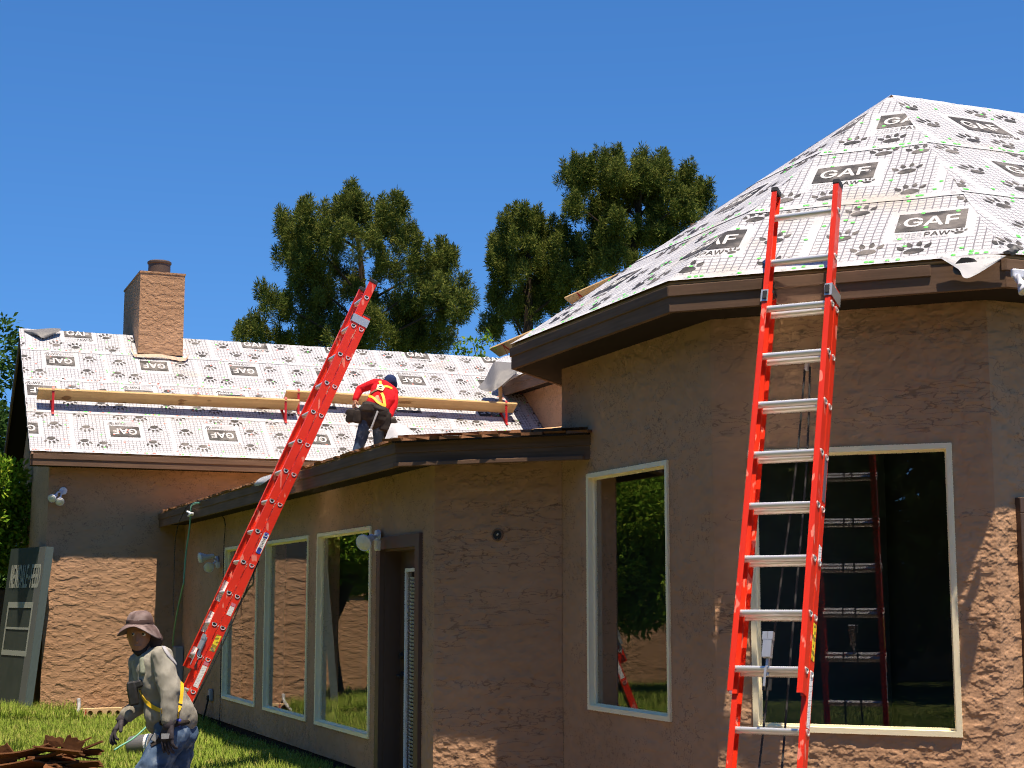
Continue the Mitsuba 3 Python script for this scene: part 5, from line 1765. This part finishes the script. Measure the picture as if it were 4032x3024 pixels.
put('arm', tube([look(4010, 1082, (0, 1, 0), 6.8), look(4016, 1120, (0, 1, 0), 6.78)], .011, 8), 'mat_fixture', F4)
flood(c + V(.02, -.02, -.03), V(.2, -.5, -.8), .045, .1, F4)
# open electrical box on the angled wall
EB = thing('electrical_box', 'open round electrical box with wire ends on the angled wall', 'electrical box')
c = look(1960, 2106, (1, 1, 0), CC)
nC = unit(V(-1, -1, 0))
put('ring', lathe([(.036, .004), (.036, .012), (.047, .012), (.048, 0)], c, nC, 18), 'mat_leather', EB, smooth=40)
put('inside', lathe([(.0005, .006), (.037, .006)], c, nC, 18), 'mat_black', EB)
put('wire_nut', cat([tube([c + nC * .01, c + nC * .03 + V(.01, -.01, .006)], [.007, .004], 8)]), 'mat_lens', EB)
put('wire', cat([tube(spline([c + V(0, 0, -.02), c + nC * .025 + V(.006, -.006, -.03), c + nC * .02 + V(.012, -.012, -.045)], 8), .003, 6)]), 'mat_leather', EB)
# cables
lX = lambda pts, o: [look(580 + x / 3.95, 1880 + y / 3.95, (1, 0, 0), o_) for (x, y), o_ in zip(pts, np.broadcast_to(o, (len(pts),)))]
gp = lX([(810, 398), (740, 404), (690, 435), (676, 500), (672, 600), (655, 800), (620, 1030), (595, 1250), (575, 1500), (565, 1650)], 3.61)
gp += [look(x / 2.011, 2200 + y / 2.011, (1, 0, 0), o) for x, y, o in ((1440, 250, 3.63), (1400, 440, 3.68), (1375, 600, 3.76), (1368, 690, 3.84))]
principled('mat_green', (.16, .40, .30), .5)
solo('hanging_cord', 'pale green cord hanging from the low eave down the shaded wall', 'cord', tube(spline(gp, 70), .011, 7), 'mat_green', smooth=True)
put_k = solo('cord_clip', 'white clip holding the green cord to the fascia', 'clip', cat([beam(*lX([(625, 530), (700, 575)], 3.58), .03, .02), beam(*lX([(640, 600), (705, 555)], 3.57), .026, .02), place(cbox((.03, .04, .04), .006), lX([(700, 570)], 3.60)[0], np.eye(3))]), 'mat_white')
for pts, o, lab in (([(940, 348), (750, 384), (620, 450), (540, 600), (480, 740), (440, 950), (425, 1150), (418, 1500), (405, 2150)], 3.61, 'dark cord looping off the eave beside the green cord'),
                    ([(400, 770), (408, 950), (430, 1090), (462, 1250), (430, 1500), (400, 1650), (380, 2100)], 3.985, 'dark cord on the wall in the inner corner'),
                    ([(1150, 575), (1195, 640), (1212, 760), (1195, 1000), (1185, 1300), (1180, 1500), (1150, 2600), (1130, 3600), (1115, 3950), (1128, 4110)], 3.99, 'thin dark cable running down beside the flood lamps')):
    solo('dark_cord', lab, 'cord', tube(spline(lX(pts, o), 50), .0055, 6), 'mat_rope')
# utility box in the inner corner, outlet with its plug
c = lB(700, 2600, .06)
solo('utility_box', 'grey metal utility box on the wall in the inner corner', 'utility box', place(cbox((.12, .26, .62), .01), V(XB - .065, c[1], c[2] - .12), np.eye(3)), 'mat_grey')
OUT = thing('outlet', 'grey covered outlet low on the wall with a black plug and cord', 'outlet')
c = lB(829, 2737, .03)
put('cover', place(cbox((.05, .12, .15), .02), c, np.eye(3)), 'mat_grey', OUT, smooth=40)
put('cord', tube(spline([c + V(-.03, -.02, -.04), lB(816, 2770, .07), lB(800, 2830, .10), lB(775, 2880, .16), lB(750, 2905, .3)], 24), .012, 7), 'mat_rope', OUT, smooth=True)
put('plug', place(cbox((.05, .04, .06), .01), c + V(-.03, -.02, -.03), np.eye(3)), 'mat_black', OUT)
# vent pipe behind the bay roof
vp = look(2728, 890, HD, 12.6)
put('vent_pipe', lathe([(.0, 0), (.02, .0), (.021, -.02), (.021, -1.2)], vp + V(0, 0, .02), (0, 0, 1), 14), 'mat_leather', HOUSE, smooth=40)

# painted board leaning at the gable corner
SG = thing('painted_board', 'dark green painted board with hand lettering and a taped frame, leaning at the gable corner', 'board')
p_nb, p_nt = V(1.90, 21.72, -.03), V(2.105, 21.86, 2.34)
p_fb, p_ft = V(1.55, 23.0, -.03), V(1.775, 23.15, 2.34)
bu = unit(p_fb - p_nb)
bv = unit((p_nt - p_nb) - ((p_nt - p_nb) @ bu) * bu)
bn = np.cross(bu, bv)
bn = bn if bn[0] < 0 else -bn
bw, bh = np.linalg.norm(p_fb - p_nb), np.linalg.norm(p_nt - p_nb)
principled('mat_board', mikit.proc(lambda p, n, uv: MX((.022, .034, .028), (.04, .052, .044), FB(p.x * 5, p.y * 5, p.z * 3, 3))), .6)
principled('mat_boardedge', (.075, .105, .105), .7)
principled('mat_sidestrip', (.10, .105, .095), .7)
principled('mat_tape', (.26, .27, .22), .7)
org = p_nb
bp = lambda a, b, d=0.: org + bu * a + bv * b + bn * d
put('panel', obox(bp(bw / 2, bh / 2, -.05), (bu, bv, bn), (bw / 2, bh / 2, .05)), 'mat_board', SG)
put('edge_strip', obox(bp(-.004, bh / 2, -.05), (bu, bv, bn), (.006, bh / 2 - .002, .052)), 'mat_boardedge', SG)
put('side_strip', obox(bp(.12, bh / 2, .002), (bu, bv, bn), (.11, bh / 2 - .004, .003)), 'mat_sidestrip', SG)
for (a0, a1, b0_, b1_) in ((.18, 1.12, 1.56, 1.64), (.18, 1.12, .92, .99), (.18, .22, .99, 1.56), (1.08, 1.12, .99, 1.56), (.22, 1.08, 1.27, 1.30)):
    put('tape', obox(bp((a0 + a1) / 2, (b0_ + b1_) / 2, .006), (bu, bv, bn), ((a1 - a0) / 2, (b1_ - b0_) / 2, .0015)), 'mat_tape', SG)
tm = meshkit.text_mesh('NEWDALE-FEED', .30, .003, True)
tm.vertices[:, 0] *= 1.12 / tm.bounds[1, 0]
tm.vertices[:, 2] += .005
# reads from the far end to the near end, as seen from the front
put('lettering', place(tm, bp(1.19, 1.84, 0), (-bu, bv, bn)), 'mat_tape', SG, stuff=True)

# things on the grass
BK = thing('cored_block', 'pale cored clay block standing in the grass against the wing wall', 'block')
c0 = lA(372, 2845, .10)
outer = sbox(0, -.06, .62, .17)
holes = [shapely.Point(x, .105).buffer(r, 8) for x, r in ((.075, .046), (.20, .036), (.325, .036), (.45, .034), (.56, .03))]
bm = trimesh.creation.extrude_polygon(outer.difference(shapely.union_all(holes)), .09, engine='earcut')
principled('mat_block', mikit.proc(lambda p, n, uv: MX((.50, .33, .17), (.62, .44, .25), FB(p.x * 14, p.y * 14, p.z * 14, 3))), .9)
bx0 = V(c0[0] - .27, YA - .14, .02)
put('shell', place(bm, bx0 + V(0, .045, 0), (V(1, 0, 0), V(0, 0, 1), V(0, -1, 0))), 'mat_block', BK)
put('core', obox(bx0 + V(.31, .03, .05), np.eye(3), (.30, .006, .11)), 'mat_leather', BK)
put('red_mark', obox(bx0 + V(.14, -.047, .07), np.eye(3), (.008, .001, .09)), 'mat_redpaint', BK)
pp = [lA(x, y, o) for x, y, o in ((309, 2752, .05), (311, 2775, .09), (308, 2800, .2), (296, 2835, .4), (288, 2862, .6))]
solo('hose_bib', 'weathered pipe with a hose tail leaning out from the wing wall', 'pipe', tube(spline(pp, 24), np.linspace(.028, .02, 24), 8), 'mat_grey', smooth=True)
put_c = lA(311, 2752, .05)
principled('mat_canister', (.16, .16, .155), .4, metal=.3)
CN = thing('canister', 'grey metal canister lying in the grass behind the walking man', 'canister')
cc = look(566, 2932, HD, 15.9)
ca = unit(V(.75, -.55, .12))
put('shell', lathe([(.0, -.17), (.07, -.165), (.095, -.14), (.1, -.1), (.1, .1), (.095, .13), (.06, .15), (.05, .152), (.0, .152)], cc, ca, 24), 'mat_canister', CN, smooth=35)
put('label', lathe([(.1008, .04), (.1008, .09)], cc, ca, 24), 'mat_sticker', CN)
gh = [look(x / 2.011, 2200 + y / 2.011, HD, d) for x, y, d in ((905, 1515, 15.3), (960, 1480, 15.4), (1030, 1440, 15.5), (1090, 1395, 15.6), (1150, 1340, 15.7), (1200, 1290, 15.9))]
solo('green_hose', 'thin green hose lying across the grass behind the walking man', 'hose', tube(spline(gh, 30), .009, 7), 'mat_green', smooth=True)
BT = thing('bottle', 'small white bottle lying in the grass beside the shaded wall', 'bottle')
cb = look(745, 2968, HD, 15.4)
put('body', lathe([(.0, -.1), (.03, -.1), (.032, .03), (.014, .06), (.014, .08), (0, .08)], cb, unit(V(.3, .2, .85)), 14), 'mat_white', BT, smooth=40)

# heap of torn-off shakes at the lower left
rd = np.random.default_rng(17)


def torn(w, l, t, rgn):
    """a split shake with ragged ends, slightly bent"""
    n = 9
    xs = np.linspace(-w / 2, w / 2, n)
    e0 = -l / 2 + rgn.uniform(0, .14 * l, n) * np.abs(np.linspace(-1, 1, n)) ** .7
    e1 = l / 2 - rgn.uniform(0, .18 * l, n)
    poly = Polygon(list(zip(xs, e0)) + list(zip(xs[::-1], e1[::-1])))
    m = trimesh.creation.extrude_polygon(poly, t, engine='earcut')
    m = m.subdivide_to_size(.09)
    b = rgn.uniform(-.3, .3)
    m.vertices[:, 2] += b * (m.vertices[:, 1] ** 2) / l - t / 2 + .004 * (npfbm(m.vertices[:, 0] * 30, m.vertices[:, 1] * 6, 0, 2) - .5)
    return m


DD = 12.9
pg_ = lambda x, y, d=DD: look(x / 5.267, 2820 + y / 5.267, HD, d)
hand_ = [((1115, 520), .085, .15, 80, 8), ((1510, 600), .15, .15, 62, -14), ((560, 770), .50, .12, 12, 4), ((1250, 720), .42, .12, -6, 10), ((1890, 620), .22, .05, 22, 20), ((1750, 510), .13, .02, 20, 30), ((1650, 780), .42, .09, 10, -4), ((700, 930), .50, .10, 14, 6), ((1850, 880), .14, .06, -10, 25),
         ((1640, 960), .13, .05, -6, 50), ((80, 900), .20, .22, -48, 0), ((300, 1040), .40, .12, 10, 0), ((1100, 900), .45, .14, -4, 0), ((1750, 1000), .30, .10, 6, 0), ((500, 1010), .4, .12, 6, 0), ((1400, 1010), .4, .12, 3, 0), ((960, 830), .3, .06, 12, 12)]
names = ['upright dark shake stub sticking up from the heap', 'reddish torn shake standing on top of the heap', 'long dark bent shake at the left of the heap', 'dark shake lying under the reddish one', 'pointed splinter sticking out to the right of the heap', 'thin stick poking out at the right of the heap top', 'orange-brown shake along the right side of the heap', 'pale-edged shake low in the middle of the heap']
for i, ((x, y), l, w, rot, til) in enumerate(hand_):
    m = torn(w, l, .013, rd)
    r_ = math.radians(rot)
    a = unit(RTV * math.cos(r_) + V(0, 0, math.sin(r_)))
    b = unit(np.cross(HD, a) * math.cos(math.radians(60 + til)) + HD * math.sin(math.radians(60 + til)))
    if abs(rot) > 40:
        b = unit(np.cross(HD, a) * .97 + HD * .25)
    m = place(m, pg_(x, y, DD + rd.uniform(-.12, .12)), (b, a, np.cross(b, a)))
    lab = names[i] if i < len(names) else 'larger torn wooden shake in the heap in the lower left corner'
    solo('torn_shake', lab, 'shake', m, 'mat_shake2', group=None if i < len(names) else 'larger torn shakes in the heap')
base_c = pg_(900, 1150)
for i in range(46):
    m = torn(rd.uniform(.07, .16), rd.uniform(.25, .5), .013, rd)
    az = rd.uniform(0, 2 * np.pi)
    a = unit(V(math.cos(az), math.sin(az), rd.uniform(-.25, .25)))
    b = unit(np.cross(a, V(rd.uniform(-.35, .35), rd.uniform(-.35, .35), 1)))
    q = rd.uniform(0, 1) ** .5
    th = rd.uniform(0, 2 * np.pi)
    c = V(base_c[0] - .05 + .62 * q * math.cos(th), base_c[1] + .4 * q * math.sin(th), 0)
    c[2] = .03 + rd.uniform(.1, 1) * .42 * (1 - .75 * q)
    zone = ('left' if c[0] < base_c[0] - .2 else 'right' if c[0] > base_c[0] + .1 else 'middle') + (' top' if c[2] > .3 else ' foot' if c[2] < .12 else '')
    solo('torn_shake', f'torn wooden shake at the {zone} of the heap in the lower left corner', 'shake', place(m, c, (b, a, np.cross(b, a))), 'mat_shake2', group=f'torn shakes at the {zone} of the heap')


def _shake2(p, n, uv):
    g_ = FB(p.x * 24, p.y * 24, p.z * 24, 3)
    w = N_(p.x * 6, p.y * 6, p.z * 6)
    return MX((.028, .014, .008), (.20, .085, .034), g_ * .45 + w * .5)


principled('mat_shake2', mikit.proc(_shake2), .9, spec=.2)
